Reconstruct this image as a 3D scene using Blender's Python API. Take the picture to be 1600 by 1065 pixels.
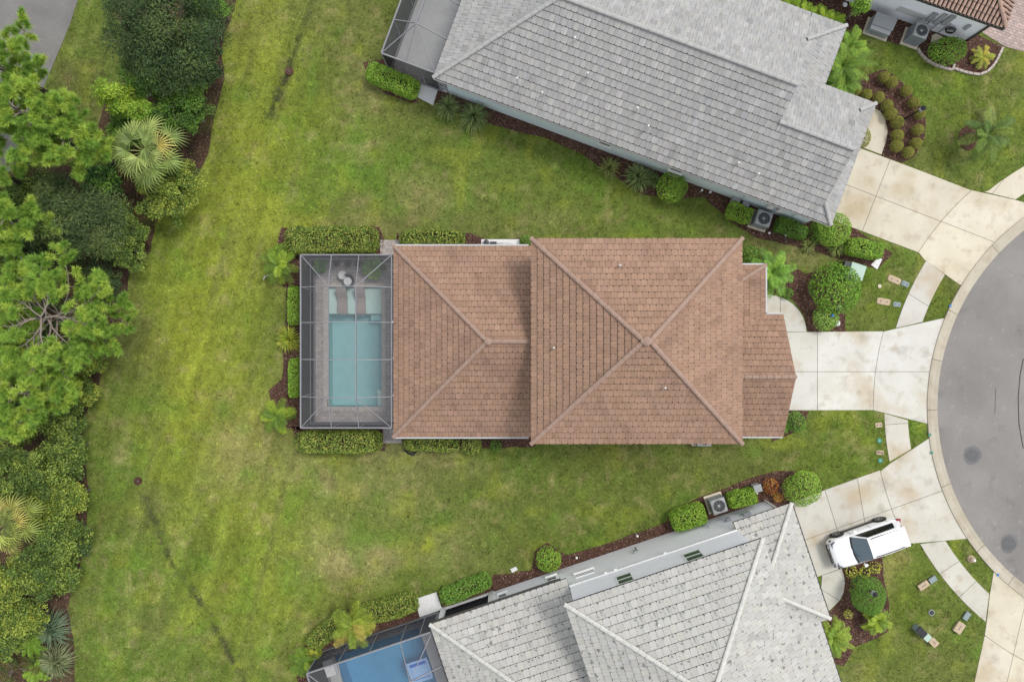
import bpy, math, random
import numpy as np
from mathutils import Vector, Matrix
rng = np.random.default_rng(7)
random.seed(7)
for o in list(bpy.data.objects): bpy.data.objects.remove(o)
sc = bpy.context.scene
col = sc.collection
R = math.radians
# ------------------------------------------------------------ camera, sky, sun, exposure
CAMH = 40.0
cam = bpy.data.cameras.new('camera'); camo = bpy.data.objects.new('camera', cam); col.objects.link(camo)
camo.location = (0, 0, CAMH); camo.rotation_euler = (0, 0, 0)
cam.sensor_width = 36; cam.lens = 24; cam.clip_start = 0.5; cam.clip_end = 2000
sc.camera = camo
SUN_EL, SUN_AZ = 60, 35          # azimuth measured from +X towards +Y
w = bpy.data.worlds.new('World'); sc.world = w; w.use_nodes = True
nt = w.node_tree; nt.nodes.clear()
sky = nt.nodes.new('ShaderNodeTexSky'); sky.sky_type = 'NISHITA'; sky.sun_disc = False
sky.sun_elevation = R(SUN_EL); sky.sun_rotation = R(90 - SUN_AZ); sky.dust_density = 0.6; sky.air_density = 1.0; sky.ozone_density = 1.0
hs = nt.nodes.new('ShaderNodeHueSaturation'); hs.inputs['Saturation'].default_value = 0.22
bg = nt.nodes.new('ShaderNodeBackground'); bg.inputs['Strength'].default_value = 0.15
wo = nt.nodes.new('ShaderNodeOutputWorld')
nt.links.new(sky.outputs[0], hs.inputs['Color']); nt.links.new(hs.outputs[0], bg.inputs[0]); nt.links.new(bg.outputs[0], wo.inputs[0])
sl = bpy.data.lights.new('sun', 'SUN'); sl.energy = 1.15; sl.angle = R(18); sl.color = (1.0, 0.955, 0.88)
so = bpy.data.objects.new('sun', sl); col.objects.link(so); so.location = (20, 5, 60)
d = Vector((math.cos(R(SUN_EL)) * math.cos(R(SUN_AZ)), math.cos(R(SUN_EL)) * math.sin(R(SUN_AZ)), math.sin(R(SUN_EL))))
so.rotation_euler = d.to_track_quat('Z', 'Y').to_euler()
vs = sc.view_settings; vs.view_transform = 'Standard'; vs.look = 'None'; vs.gamma = 1; vs.use_curve_mapping = False
vs.exposure = 0.86
sc.cycles.max_bounces = 8; sc.cycles.transparent_max_bounces = 24; sc.cycles.caustics_refractive = False; sc.cycles.caustics_reflective = False

# ------------------------------------------------------------ helpers
S = 1600 / 60.0
def P(u, v, z=0.0):
    k = (CAMH - z) / CAMH / S
    return ((u - 800) * k, (532.5 - v) * k, z)
def P2(u, v, z=0.0): return P(u, v, z)[:2]
def PP(lst, z=0.0): return [P2(u, v, z) for u, v in lst]
CX, CY = 1814, 636
def arc(Rp, v0, v1, n=10):
    return [(CX - math.sqrt(Rp * Rp - (v - CY) ** 2), v) for v in np.linspace(v0, v1, n)]

def srgb(r, g, b):
    f = lambda c: (c / 255 / 12.92) if c <= 10 else ((c / 255 + .055) / 1.055) ** 2.4
    return (f(r), f(g), f(b))

MATS = {}
def mat(name, c1, c2=None, scale=4.0, rough=.8, stains=(), attr=None, bump=None, uv=False, stretch=(1, 1, 1), metal=0.0, spec=.4,
        fine=None, trans=0.0, coat=0.0, detail=5):
    m = bpy.data.materials.new(name); m.use_nodes = True; n = m.node_tree; N = n.nodes; L = n.links; N.clear()
    out = N.new('ShaderNodeOutputMaterial'); b = N.new('ShaderNodeBsdfPrincipled')
    b.inputs['Roughness'].default_value = rough; b.inputs['Metallic'].default_value = metal
    b.inputs['Specular IOR Level'].default_value = spec; b.inputs['Coat Weight'].default_value = coat
    if uv: tc = N.new('ShaderNodeUVMap').outputs[0]
    else: tc = N.new('ShaderNodeNewGeometry').outputs['Position']
    mp = N.new('ShaderNodeMapping'); mp.inputs['Scale'].default_value = stretch; L.new(tc, mp.inputs[0])
    def noise(s, det=detail, src=None):
        t = N.new('ShaderNodeTexNoise'); t.inputs['Scale'].default_value = s; t.inputs['Detail'].default_value = det
        L.new(src or mp.outputs[0], t.inputs['Vector']); return t.outputs[0]
    def ramp(f, lo, hi):
        r = N.new('ShaderNodeMapRange'); r.inputs[1].default_value = lo; r.inputs[2].default_value = hi; L.new(f, r.inputs[0]); return r.outputs[0]
    def mix(f, a, bb, mode='MIX', fac=None):
        x = N.new('ShaderNodeMix'); x.data_type = 'RGBA'; x.blend_type = mode
        if f is None: x.inputs[0].default_value = fac
        else: L.new(f, x.inputs[0])
        for i, v in ((6, a), (7, bb)):
            if isinstance(v, tuple): x.inputs[i].default_value = (*v, 1)
            else: L.new(v, x.inputs[i])
        return x.outputs[2]
    c = (c1 if not attr else None)
    if attr:
        a = N.new('ShaderNodeAttribute'); a.attribute_name = 'Col'
        if attr == 'color': c = a.outputs['Color']
        elif attr == 'mul': c = mix(None, a.outputs['Color'], c1, 'MULTIPLY', 1.0)
        if attr == 'color' and c2: c = mix(ramp(noise(scale), .35, .65), c, mix(None, c, c2, 'MULTIPLY', 1.0))
        if attr == 'mul' and c2: c = mix(ramp(noise(scale), .3, .7), c, mix(None, a.outputs['Color'], c2, 'MULTIPLY', 1.0))
    elif c2: c = mix(ramp(noise(scale), .3, .7), c1, c2)
    if fine:
        fs, fa = fine
        f = noise(fs, 3); v = ramp(f, .25, .75); mm = N.new('ShaderNodeMapRange'); L.new(v, mm.inputs[0])
        mm.inputs[3].default_value = 1 - fa; mm.inputs[4].default_value = 1 + fa
        vv = N.new('ShaderNodeCombineColor'); [L.new(mm.outputs[0], vv.inputs[i]) for i in range(3)]
        c = mix(None, c, vv.outputs[0], 'MULTIPLY', 1.0)
    for (s_, lo, hi, cc, st) in stains:
        f = ramp(noise(s_, 4), lo, hi); q = N.new('ShaderNodeMath'); q.operation = 'MULTIPLY'; q.inputs[1].default_value = st; L.new(f, q.inputs[0])
        c = mix(q.outputs[0], c, cc)
    if isinstance(c, tuple): b.inputs['Base Color'].default_value = (*c, 1)
    else: L.new(c, b.inputs['Base Color'])
    if bump:
        bp = N.new('ShaderNodeBump'); bp.inputs['Strength'].default_value = bump[1]; bp.inputs['Distance'].default_value = bump[2] if len(bump) > 2 else .02
        L.new(noise(bump[0], 4), bp.inputs['Height']); L.new(bp.outputs[0], b.inputs['Normal'])
    sh = b.outputs[0]
    if trans:
        t = N.new('ShaderNodeBsdfTranslucent')
        if isinstance(c, tuple): t.inputs[0].default_value = (*c, 1)
        else: L.new(c, t.inputs[0])
        mx = N.new('ShaderNodeMixShader'); mx.inputs[0].default_value = trans; L.new(sh, mx.inputs[1]); L.new(t.outputs[0], mx.inputs[2]); sh = mx.outputs[0]
    L.new(sh, out.inputs[0]); MATS[name] = m; return m
def see_through(name, color, opac, rough=.6, gloss=False, tint=(1, 1, 1)):
    m = bpy.data.materials.new(name); m.use_nodes = True; n = m.node_tree; N = n.nodes; L = n.links; N.clear()
    out = N.new('ShaderNodeOutputMaterial'); t = N.new('ShaderNodeBsdfTransparent'); t.inputs[0].default_value = (*tint, 1)
    mx = N.new('ShaderNodeMixShader')
    if gloss:
        d_ = N.new('ShaderNodeBsdfGlossy'); d_.inputs['Roughness'].default_value = rough; d_.inputs[0].default_value = (*color, 1)
        fr = N.new('ShaderNodeFresnel'); fr.inputs[0].default_value = 1.33
        g = N.new('ShaderNodeNewGeometry'); no = N.new('ShaderNodeTexNoise'); no.inputs['Scale'].default_value = 3.0; L.new(g.outputs['Position'], no.inputs['Vector'])
        bp = N.new('ShaderNodeBump'); bp.inputs['Strength'].default_value = .35; bp.inputs['Distance'].default_value = .03; L.new(no.outputs[0], bp.inputs['Height'])
        L.new(bp.outputs[0], d_.inputs['Normal']); L.new(bp.outputs[0], fr.inputs['Normal']); L.new(fr.outputs[0], mx.inputs[0])
    else:
        d_ = N.new('ShaderNodeBsdfDiffuse'); d_.inputs[0].default_value = (*color, 1); mx.inputs[0].default_value = opac
    L.new(t.outputs[0], mx.inputs[1]); L.new(d_.outputs[0], mx.inputs[2]); L.new(mx.outputs[0], out.inputs[0]); MATS[name] = m; return m

W = {}
def tag(o, label=None, cat=None, group=None, kind=None):
    if label: o['label'] = label
    if cat: o['category'] = cat
    if group: o['group'] = group
    if kind: o['kind'] = kind
    return o
def thing(name, loc, label, cat, rz=0.0, group=None, scale=1.0):
    o = bpy.data.objects.new(name, None); col.objects.link(o); o.empty_display_size = .3
    o.location = loc; o.rotation_euler = (0, 0, rz); o.scale = (scale,) * 3
    W[o] = Matrix.Translation(loc) @ Matrix.Rotation(rz, 4, 'Z') @ Matrix.Scale(scale, 4)
    return tag(o, label, cat, group)
def fast_mesh(name, V, F, colr=None, uv=None, smooth=False):
    V = np.asarray(V, np.float32); me = bpy.data.meshes.new(name)
    F = np.asarray(F, np.int32); k = F.shape[1]; n = len(F)
    me.vertices.add(len(V)); me.vertices.foreach_set('co', V.ravel())
    me.loops.add(n * k); me.loops.foreach_set('vertex_index', F.ravel())
    me.polygons.add(n); me.polygons.foreach_set('loop_start', np.arange(0, n * k, k, dtype=np.int32))
    me.polygons.foreach_set('use_smooth', np.full(n, bool(smooth)))
    me.update(calc_edges=True)
    if colr is not None:
        ca = me.color_attributes.new('Col', 'FLOAT_COLOR', 'POINT'); c4 = np.ones((len(V), 4), np.float32); c4[:, :3] = colr
        ca.data.foreach_set('color', c4.ravel())
    if uv is not None:
        ul = me.uv_layers.new(name='UVMap'); ul.data.foreach_set('uv', np.asarray(uv, np.float32)[F.ravel()].ravel())
    me.validate(); return me
def link(name, me, m, parent=None, mtx=None):
    o = bpy.data.objects.new(name, me); col.objects.link(o)
    if m is not None and (len(me.materials) == 0): me.materials.append(m)
    if mtx is None: mtx = Matrix()
    o.matrix_basis = mtx; W[o] = mtx.copy()
    if parent is not None: o.parent = parent; W[o] = W[parent] @ mtx
    return o
class MB:
    "collects shapes in world (or local) coordinates and links them as one mesh object"
    def __init__(s): s.v = []; s.f = []
    def add(s, vs_, fs):
        b = len(s.v); s.v += [tuple(x) for x in vs_]; s.f += [tuple(i + b for i in f) for f in fs]; return s
    def box(s, c, d, rz=0, M=None):
        cx, cy, cz = c; x, y, z = d[0] / 2, d[1] / 2, d[2] / 2; ca, sa = math.cos(rz), math.sin(rz)
        vv = []
        for dz in (-z, z):
            for dx, dy in ((-x, -y), (x, -y), (x, y), (-x, y)): vv.append((cx + dx * ca - dy * sa, cy + dx * sa + dy * ca, cz + dz))
        if M is not None: vv = [tuple(M @ Vector(q)) for q in vv]
        return s.add(vv, [(3, 2, 1, 0), (4, 5, 6, 7), (0, 1, 5, 4), (1, 2, 6, 5), (2, 3, 7, 6), (3, 0, 4, 7)])
    def prism(s, poly, z0, z1, bev=0.0):
        n = len(poly); A = sum(poly[i][0] * poly[(i + 1) % n][1] - poly[(i + 1) % n][0] * poly[i][1] for i in range(n))
        if A < 0: poly = poly[::-1]
        if bev:
            q = shrink(poly, bev)
            vv = [(x, y, z0) for x, y in poly] + [(x, y, z1 - bev) for x, y in poly] + [(x, y, z1) for x, y in q]
            fs = [tuple(range(2 * n, 3 * n))] + [(i, (i + 1) % n, (i + 1) % n + n, i + n) for i in range(n)] + [(i + n, (i + 1) % n + n, (i + 1) % n + 2 * n, i + 2 * n) for i in range(n)]
            return s.add(vv, fs)
        vv = [(x, y, z0) for x, y in poly] + [(x, y, z1) for x, y in poly]
        return s.add(vv, [tuple(range(n - 1, -1, -1)), tuple(range(n, 2 * n))] + [(i, (i + 1) % n, (i + 1) % n + n, i + n) for i in range(n)])
    def sheet(s, poly, z):
        n = len(poly); A = sum(poly[i][0] * poly[(i + 1) % n][1] - poly[(i + 1) % n][0] * poly[i][1] for i in range(n))
        if A < 0: poly = poly[::-1]
        return s.add([(x, y, z) for x, y in poly], [tuple(range(n))])
    def tube(s, pts, rad, n=6, cap=True):
        pts = [Vector(p) for p in pts]
        if not hasattr(rad, '__len__'): rad = [rad] * len(pts)
        vv = []; fs = []
        for i, p in enumerate(pts):
            t = (pts[min(i + 1, len(pts) - 1)] - pts[max(i - 1, 0)]).normalized()
            a = t.orthogonal().normalized() if abs(t.z) > .95 else t.cross(Vector((0, 0, 1))).normalized()
            b = t.cross(a)
            for j in range(n):
                an = 2 * math.pi * (j + .5) / n; vv.append(p + (a * math.cos(an) + b * math.sin(an)) * rad[i])
        for i in range(len(pts) - 1):
            for j in range(n): fs.append((i * n + j, i * n + (j + 1) % n, (i + 1) * n + (j + 1) % n, (i + 1) * n + j))
        if cap: fs += [tuple(range(n - 1, -1, -1)), tuple(range((len(pts) - 1) * n, len(pts) * n))]
        return s.add(vv, fs)
    def lathe(s, c, prof, n=16, cap=True):
        vv = []; fs = []
        for r_, z_ in prof:
            for j in range(n): an = 2 * math.pi * j / n; vv.append((c[0] + r_ * math.cos(an), c[1] + r_ * math.sin(an), c[2] + z_))
        for i in range(len(prof) - 1):
            for j in range(n): fs.append((i * n + j, i * n + (j + 1) % n, (i + 1) * n + (j + 1) % n, (i + 1) * n + j))
        if cap: fs += [tuple(range(n - 1, -1, -1)), tuple(range((len(prof) - 1) * n, len(prof) * n))]
        return s.add(vv, fs)
    def build(s, name, m, parent=None, local=False, smooth=False, origin=None):
        v = [Vector(x) for x in s.v]
        mtx = Matrix()
        if parent is not None and not local: inv = W[parent].inverted(); v = [inv @ x for x in v]
        elif parent is None:
            if origin is None:
                xs = [x.x for x in v]; ys = [x.y for x in v]; zs = [x.z for x in v]
                origin = Vector(((min(xs) + max(xs)) / 2, (min(ys) + max(ys)) / 2, min(zs)))
            v = [x - Vector(origin) for x in v]; mtx = Matrix.Translation(origin)
        me = bpy.data.meshes.new(name); me.from_pydata([tuple(x) for x in v], [], s.f); me.update()
        if smooth:
            for p in me.polygons: p.use_smooth = True
        return link(name, me, m, parent, mtx)
def rod(p, q, r=.03, n=6): return MB().tube([p, q], r, n)
def beam(p, q, wd, ht):
    "rectangular bar from p to q"
    p, q = Vector(p), Vector(q); t = (q - p).normalized(); a = t.cross(Vector((0, 0, 1)))
    if a.length < .05: a = Vector((1, 0, 0))
    a.normalize(); b = t.cross(a).normalized(); a *= wd / 2; b *= ht / 2
    vv = [x + sx * a + sy * b for x in (p, q) for sx, sy in ((-1, -1), (1, -1), (1, 1), (-1, 1))]
    return MB().add(vv, [(0, 1, 2, 3), (7, 6, 5, 4), (0, 4, 5, 1), (1, 5, 6, 2), (2, 6, 7, 3), (3, 7, 4, 0)])
def shrink(poly, d):
    n = len(poly); A = sum(poly[i][0] * poly[(i + 1) % n][1] - poly[(i + 1) % n][0] * poly[i][1] for i in range(n))
    s = 1 if A > 0 else -1; out = []
    for i in range(n):
        p0, p1, p2 = poly[i - 1], poly[i], poly[(i + 1) % n]
        e1 = Vector((p1[0] - p0[0], p1[1] - p0[1])); e2 = Vector((p2[0] - p1[0], p2[1] - p1[1]))
        if e1.length < 1e-6 or e2.length < 1e-6: out.append(p1); continue
        e1.normalize(); e2.normalize(); n1 = Vector((-e1.y, e1.x)) * s; n2 = Vector((-e2.y, e2.x)) * s
        m = n1 + n2
        if m.length < .2: out.append(p1); continue
        m.normalize(); k = d / max(.35, m.dot(n1)); out.append((p1[0] + m.x * k, p1[1] + m.y * k))
    return out
def clip_half(poly, a, b):
    "keep the part of poly left of the line a->b"
    def side(p): return (b[0] - a[0]) * (p[1] - a[1]) - (b[1] - a[1]) * (p[0] - a[0])
    out = []
    for i in range(len(poly)):
        p, q = poly[i], poly[(i + 1) % len(poly)]; sp, sq = side(p), side(q)
        if sp >= 0: out.append(p)
        if (sp > 0 > sq) or (sp < 0 < sq):
            t = sp / (sp - sq); out.append((p[0] + (q[0] - p[0]) * t, p[1] + (q[1] - p[1]) * t))
    return out
def area(poly): return .5 * sum(poly[i][0] * poly[(i + 1) % len(poly)][1] - poly[(i + 1) % len(poly)][0] * poly[i][1] for i in range(len(poly)))
def split(polys, a, b):
    out = []
    for p in polys:
        for q in (clip_half(p, a, b), clip_half(p, b, a)):
            if len(q) > 2 and abs(area(q)) > .02: out.append(q)
    return out
def inpoly(px, py, poly):
    r = np.zeros(len(px), bool); n = len(poly); j = n - 1
    for i in range(n):
        xi, yi = poly[i]; xj, yj = poly[j]
        if yi != yj:
            c = ((yi > py) != (yj > py)) & (px < (xj - xi) * (py - yi) / (yj - yi) + xi); r ^= c
        j = i
    return r
_ng = [np.random.default_rng(100 + i).random((64, 64)) for i in range(12)]
def vnoise(x, y, s, k=0):
    x = np.asarray(x) / s; y = np.asarray(y) / s; g = _ng[k % 12]
    xi = np.floor(x).astype(int); yi = np.floor(y).astype(int); fx = x - xi; fy = y - yi
    fx = fx * fx * (3 - 2 * fx); fy = fy * fy * (3 - 2 * fy)
    a = g[xi % 64, yi % 64]; b = g[(xi + 1) % 64, yi % 64]; c = g[xi % 64, (yi + 1) % 64]; e = g[(xi + 1) % 64, (yi + 1) % 64]
    return (a * (1 - fx) + b * fx) * (1 - fy) + (c * (1 - fx) + e * fx) * fy
NOGRASS = []
# ------------------------------------------------------------ materials of the setting
mat('lawn', (1, 1, 1), (.80, .84, .80), scale=2.2, rough=1, attr='color', spec=.1, fine=(16, .30), bump=(22, .6, .04))
mat('grass_blade', (1, 1, 1), None, rough=.9, attr='color', spec=.1, trans=.15)
mat('mulch', (.052, .028, .021), (.115, .062, .046), scale=9, rough=1, spec=.1, fine=(30, .5), stains=((1.6, .55, .75, (.17, .11, .085), .6),), bump=(18, .9, .05))
mat('mulch_chip', (1, 1, 1), None, rough=1, attr='color', spec=.1)
mat('pine_straw', (.045, .030, .02), (.105, .065, .045), scale=1.6, rough=1, spec=.1, fine=(22, .5), stains=((.5, .5, .7, (.06, .07, .02), .7),), bump=(15, .9, .05))
mat('asphalt', (.198, .184, .170), (.252, .236, .220), scale=.35, rough=.95, spec=.2, fine=(25, .16), stains=((.25, .5, .75, (.17, .165, .163), .6), (.9, .60, .78, (.125, .122, .122), .6), (6, .62, .78, (.13, .125, .125), .45), (2.2, .62, .7, (.30, .29, .285), .4)), bump=(45, .4, .01))
mat('old_asphalt', (.155, .147, .140), (.21, .20, .19), scale=.5, rough=.95, spec=.2, fine=(20, .2), bump=(40, .4, .01))
mat('tar', (.04, .04, .042), rough=.7)
mat('concrete', (.475, .448, .395), (.54, .52, .47), scale=.6, rough=.9, spec=.25, attr='mul', fine=(30, .06), stains=((.42, .52, .74, (.42, .33, .21), .85), (1.4, .56, .78, (.36, .285, .195), .7), (.9, .58, .78, (.28, .26, .215), .6), (5, .60, .75, (.36, .33, .28), .35)), bump=(60, .2, .006))
mat('kerb_concrete', (.40, .35, .275), (.47, .43, .36), scale=1.0, rough=.9, spec=.25, attr='mul', fine=(30, .1), stains=((1.2, .55, .75, (.29, .235, .17), .6), (3, .62, .8, (.18, .16, .135), .5)), bump=(60, .2, .006))
mat('joint_dirt', (.10, .085, .06), rough=1)
mat('white_slab', (.70, .695, .69), (.62, .615, .61), scale=5, rough=.85, fine=(25, .05))

# ------------------------------------------------------------ lawn colours: species, drought and wear of the turf itself
GREEN = np.array((.125, .170, .033)); LIME = np.array((.262, .292, .038)); LUSH = np.array((.120, .225, .028)); TAN = np.array((.36, .295, .14)); OLIVE = np.array((.152, .156, .050)); WEED = np.array((.050, .060, .024)); MUD = np.array((.12, .085, .045)); FRONT = np.array((.112, .158, .022))
BLOBS = [ # u, v, ru, rv, colour, weight
 (420,60,60,150,LIME,.6),(395,230,60,130,LIME,.75),(320,470,60,170,LIME,.8),(255,640,55,120,LIME,.55),(400,150,150,160,LIME,.35),(330,520,150,190,LIME,.35),(300,700,130,160,LIME,.35),(420,900,160,130,LIME,.45),(200,960,110,120,LUSH,.35),(540,260,70,40,LUSH,.45),(510,30,120,60,OLIVE,.35),
 (250,420,70,110,LUSH,.35),(190,640,40,60,LUSH,.4),(150,720,50,40,LUSH,.5),(175,690,16,22,TAN,.45),(290,470,60,100,LIME,.5),(430,330,70,60,LIME,.35),(400,60,60,60,OLIVE,.3),
 (560,880,60,22,TAN,.95),(520,905,55,18,TAN,.5),(590,860,26,14,TAN,.6),(520,830,60,40,TAN,.35),(640,740,120,50,TAN,.28),(500,745,70,30,TAN,.3),(370,720,60,60,TAN,.35),(700,860,60,30,TAN,.28),(660,850,14,12,LIME,.8),(420,850,70,60,LIME,.35),
 (560,225,26,12,TAN,.4),(545,310,24,12,TAN,.4),(680,300,60,30,TAN,.25),(590,130,30,40,TAN,.25),(840,335,60,26,TAN,.22),(480,350,40,10,TAN,.3),(570,350,50,20,TAN,.22),(220,150,90,90,OLIVE,.5),(115,110,60,60,OLIVE,.55),(100,155,12,14,MUD,.8),(112,125,10,12,MUD,.6),
 (860,250,180,60,GREEN,.5),(1000,370,200,30,OLIVE,.25),(1180,395,90,30,OLIVE,.5),(1250,400,60,20,TAN,.25),(900,740,300,30,GREEN,.35),(1000,770,200,50,OLIVE,.25),(760,720,60,20,TAN,.25),(620,700,80,16,TAN,.25),
 (1370,480,80,60,FRONT,.8),(1300,700,110,50,FRONT,.8),(1100,710,100,14,OLIVE,.4),(1430,660,26,40,FRONT,.8),(1470,470,30,50,FRONT,.8),(1500,130,120,120,FRONT,.45),(1430,90,90,40,FRONT,.4),(1440,960,90,90,FRONT,.6),(1410,890,16,60,TAN,.5),(1400,940,12,40,TAN,.4),(1330,1045,40,22,TAN,.35),(1512,880,30,30,FRONT,.8),(1405,900,30,50,LIME,.3),
 (170,560,30,60,OLIVE,.5),(185,500,40,60,OLIVE,.5),(230,830,60,60,OLIVE,.3),(240,960,50,50,OLIVE,.5),(215,800,30,40,OLIVE,.5),(170,740,40,20,OLIVE,.5),(430,600,24,30,TAN,.25),(415,640,16,30,MUD,.25),(1370,440,10,10,OLIVE,.4)]
SWALE = [[(492,-20),(470,50),(450,108)],[(448,118),(432,150),(413,196)],[(222,768),(232,800),(246,828),(254,856),(270,884),(286,905),(304,932),(326,965),(344,996),(362,1030),(384,1070)]]
def seg_dist(x, y, a, b):
    dx, dy = b[0] - a[0], b[1] - a[1]; t = np.clip(((x - a[0]) * dx + (y - a[1]) * dy) / (dx * dx + dy * dy), 0, 1)
    return np.hypot(x - a[0] - t * dx, y - a[1] - t * dy)
SW = [PP(l) for l in SWALE]
def swale(x, y):
    m = np.full(len(x), 9.0)
    for l in SW:
        for a, b in zip(l[:-1], l[1:]): m = np.minimum(m, seg_dist(x, y, a, b))
    return m
def lawn_color(x, y, jit=0.0):
    x = np.asarray(x, float); y = np.asarray(y, float)
    wx = x + 2.2 * (vnoise(x, y, 3.1, 8) - .5) + .8 * (vnoise(x, y, .9, 9) - .5); wy = y + 2.2 * (vnoise(x, y, 3.3, 10) - .5) + .8 * (vnoise(x, y, .8, 11) - .5)
    c = np.tile(GREEN, (len(x), 1)).astype(float)
    n1 = vnoise(x, y, 5, 0)[:, None]; n2 = vnoise(x, y, 2.1, 1)[:, None]; n3 = vnoise(x, y, .8, 2)[:, None]; n4 = vnoise(x, y, .33, 3)[:, None]
    c = c + (OLIVE - c) * np.clip((n1 - .35) * 1.6, 0, .8)
    for (u, v, ru, rv, cc, wt) in BLOBS:
        px, py = P2(u, v); g = np.exp(-(((wx - px) * S / ru) ** 2 + ((wy - py) * S / rv) ** 2) * 1.1)[:, None]
        c = c + (cc - c) * np.clip(g * wt * (.45 + 1.1 * n2), 0, 1)
    c = c + (TAN - c) * np.clip((n3 * .5 + n4 * .5 - .60) * 1.5, 0, .35)
    c = c + (LUSH - c) * np.clip((vnoise(x, y, 1.3, 5)[:, None] - .62) * 1.4, 0, .45)
    c = c + (LIME - c) * np.clip((vnoise(x, y, 1.0, 7)[:, None] - .66) * 1.4, 0, .4)
    c = c * (.88 + .24 * vnoise(x, y, .5, 4)[:, None])
    ac_ = x * .959 - y * .283; al = x * .283 + y * .959; lw = np.clip((-7.0 - x) / 6, 0, 1)[:, None]      # mower runs along the swale
    stk = vnoise(ac_ + .5 * vnoise(x, y, 4, 6), al / 9, .62, 7)[:, None]; st2 = vnoise(ac_, al / 14, .3, 1)[:, None]
    c = c * (1 + lw * (.34 * (stk - .5) + .22 * (st2 - .5))); c = c + (OLIVE * .8 - c) * lw * np.clip((stk - .66) * 2.2, 0, .5)
    sd = swale(x, y)[:, None]; c = c + (WEED - c) * np.clip((.04 + .30 * n4 - sd) * 6, 0, 1) * np.clip(n3 * 1.9 - .30, 0, .9)
    return c
# ground sheet reaching the horizon, fine where the photo looks
gx = np.concatenate([[-900, -300, -90, -50], np.arange(-34, 34.01, .2), [50, 90, 300, 900]]); gy = np.concatenate([[-900, -300, -90, -40], np.arange(-24, 24.01, .2), [40, 90, 300, 900]])
GX, GY = np.meshgrid(gx, gy); fx, fy = GX.ravel(), GY.ravel()
def ground_z(x, y):
    return -.10 * np.exp(-(swale(x, y) / .45) ** 2) - .02 * vnoise(x, y, 1.7, 6) * (x < -7.5)
nx, ny = len(gx), len(gy); idx = np.arange(nx * ny).reshape(ny, nx)
F = np.stack([idx[:-1, :-1], idx[:-1, 1:], idx[1:, 1:], idx[1:, :-1]], -1).reshape(-1, 4)
fcx, fcy = fx[F].mean(1), fy[F].mean(1)     # the lawn stops where the pool decks begin
TCq = lambda t, n: (t * .948 + n * .317, t * .317 - n * .948)
F = F[~(inpoly(fcx, fcy, [(-11.25, -4.5), (-6.3, -4.5), (-6.3, 4.45), (-11.25, 4.45)]) | inpoly(fcx, fcy, [TCq(-16.1, 14.0), TCq(-9.4, 14.0), TCq(-9.4, 22.6), TCq(-16.1, 22.6)]))]
go = link('ground', fast_mesh('ground', np.stack([fx, fy, ground_z(fx, fy)], 1), F, lawn_color(fx, fy), smooth=True), MATS['lawn'])
tag(go, 'mown green and yellow turf lawn around the houses', kind='structure')

def sheet(name, px, z, m, label, kind='structure', grass=True):
    poly = PP(px); o = MB().sheet(poly, z).build(name, MATS[m]); tag(o, label, kind=kind)
    if grass: NOGRASS.append(poly)
    return o
# ------------------------------------------------------------ street, kerb, paths
ang = np.linspace(0, 2 * math.pi, 97)[:-1]
cxm, cym = P2(CX, CY); Rk = lambda r: r / S
disc = [(cxm + Rk(351) * math.cos(a), cym + Rk(351) * math.sin(a)) for a in ang]
o = MB().sheet(disc, .008).sheet([(cxm + 11, cym - 4), (cxm + 140, cym - 4), (cxm + 140, cym + 4), (cxm + 11, cym + 4)], .006).build('road', MATS['asphalt'])
tag(o, 'grey asphalt turning circle of the street', kind='structure'); NOGRASS.append([(cxm + Rk(366) * math.cos(a), cym + Rk(366) * math.sin(a)) for a in ang])
def colmesh(o, f):
    me = o.data; ca = me.color_attributes.new('Col', 'FLOAT_COLOR', 'POINT')
    ca.data.foreach_set('color', np.tile(np.array((*f, 1.0), np.float32), len(me.vertices)))
kerb = MB()
a0, a1 = math.pi - 1.15, math.pi + 1.15
def ring(r0, r1, s0, s1, n=8): return [(cxm + Rk(r0) * math.cos(a), cym + Rk(r0) * math.sin(a)) for a in np.linspace(s0, s1, n)] + [(cxm + Rk(r1) * math.cos(a), cym + Rk(r1) * math.sin(a)) for a in np.linspace(s1, s0, n)]
kb = kerb.sheet(ring(350, 367, a0, a1, 40), .012).build('kerb', MATS['joint_dirt']); tag(kb, 'curved concrete kerb round the turning circle', kind='structure')
def kerb_piece(s0, s1):
    m = MB(); n = 8; prof = [(349.5, .0), (349.5, .02), (356, .018), (361.5, .075), (366, .085), (366.5, 0)]
    vv = []; fs = []
    for a in np.linspace(s0, s1, n):
        for r_, z_ in prof: vv.append((cxm + Rk(r_) * math.cos(a), cym + Rk(r_) * math.sin(a), z_))
    k = len(prof)
    for i in range(n - 1):
        for j in range(k - 1): fs.append((i * k + j, i * k + j + 1, (i + 1) * k + j + 1, (i + 1) * k + j))
    fs += [tuple(range(k)), tuple(range((n - 1) * k + k - 1, (n - 1) * k - 1, -1))]
    o = m.add(vv, fs).build('kerb_stone', MATS['kerb_concrete'], kb); f = .92 + .14 * random.random(); colmesh(o, (f, f, f * random.uniform(.95, 1)))
ka = [a0, math.pi - .99, math.pi - .74, math.pi - .49, math.pi - .225, math.pi + .0 + .03, math.pi + .19, math.pi + .35, math.pi + .66, math.pi + .86, a1]
ka = sorted([a0] + [math.pi + math.atan2(-(CY - v), math.sqrt(350 ** 2 - (v - CY) ** 2)) for v in (395, 491, 564, 640, 755, 851, 900)] + [a1])
for s0, s1 in zip(ka[:-1], ka[1:]): kerb_piece(s0 + .0010, s1 - .0010)

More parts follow.
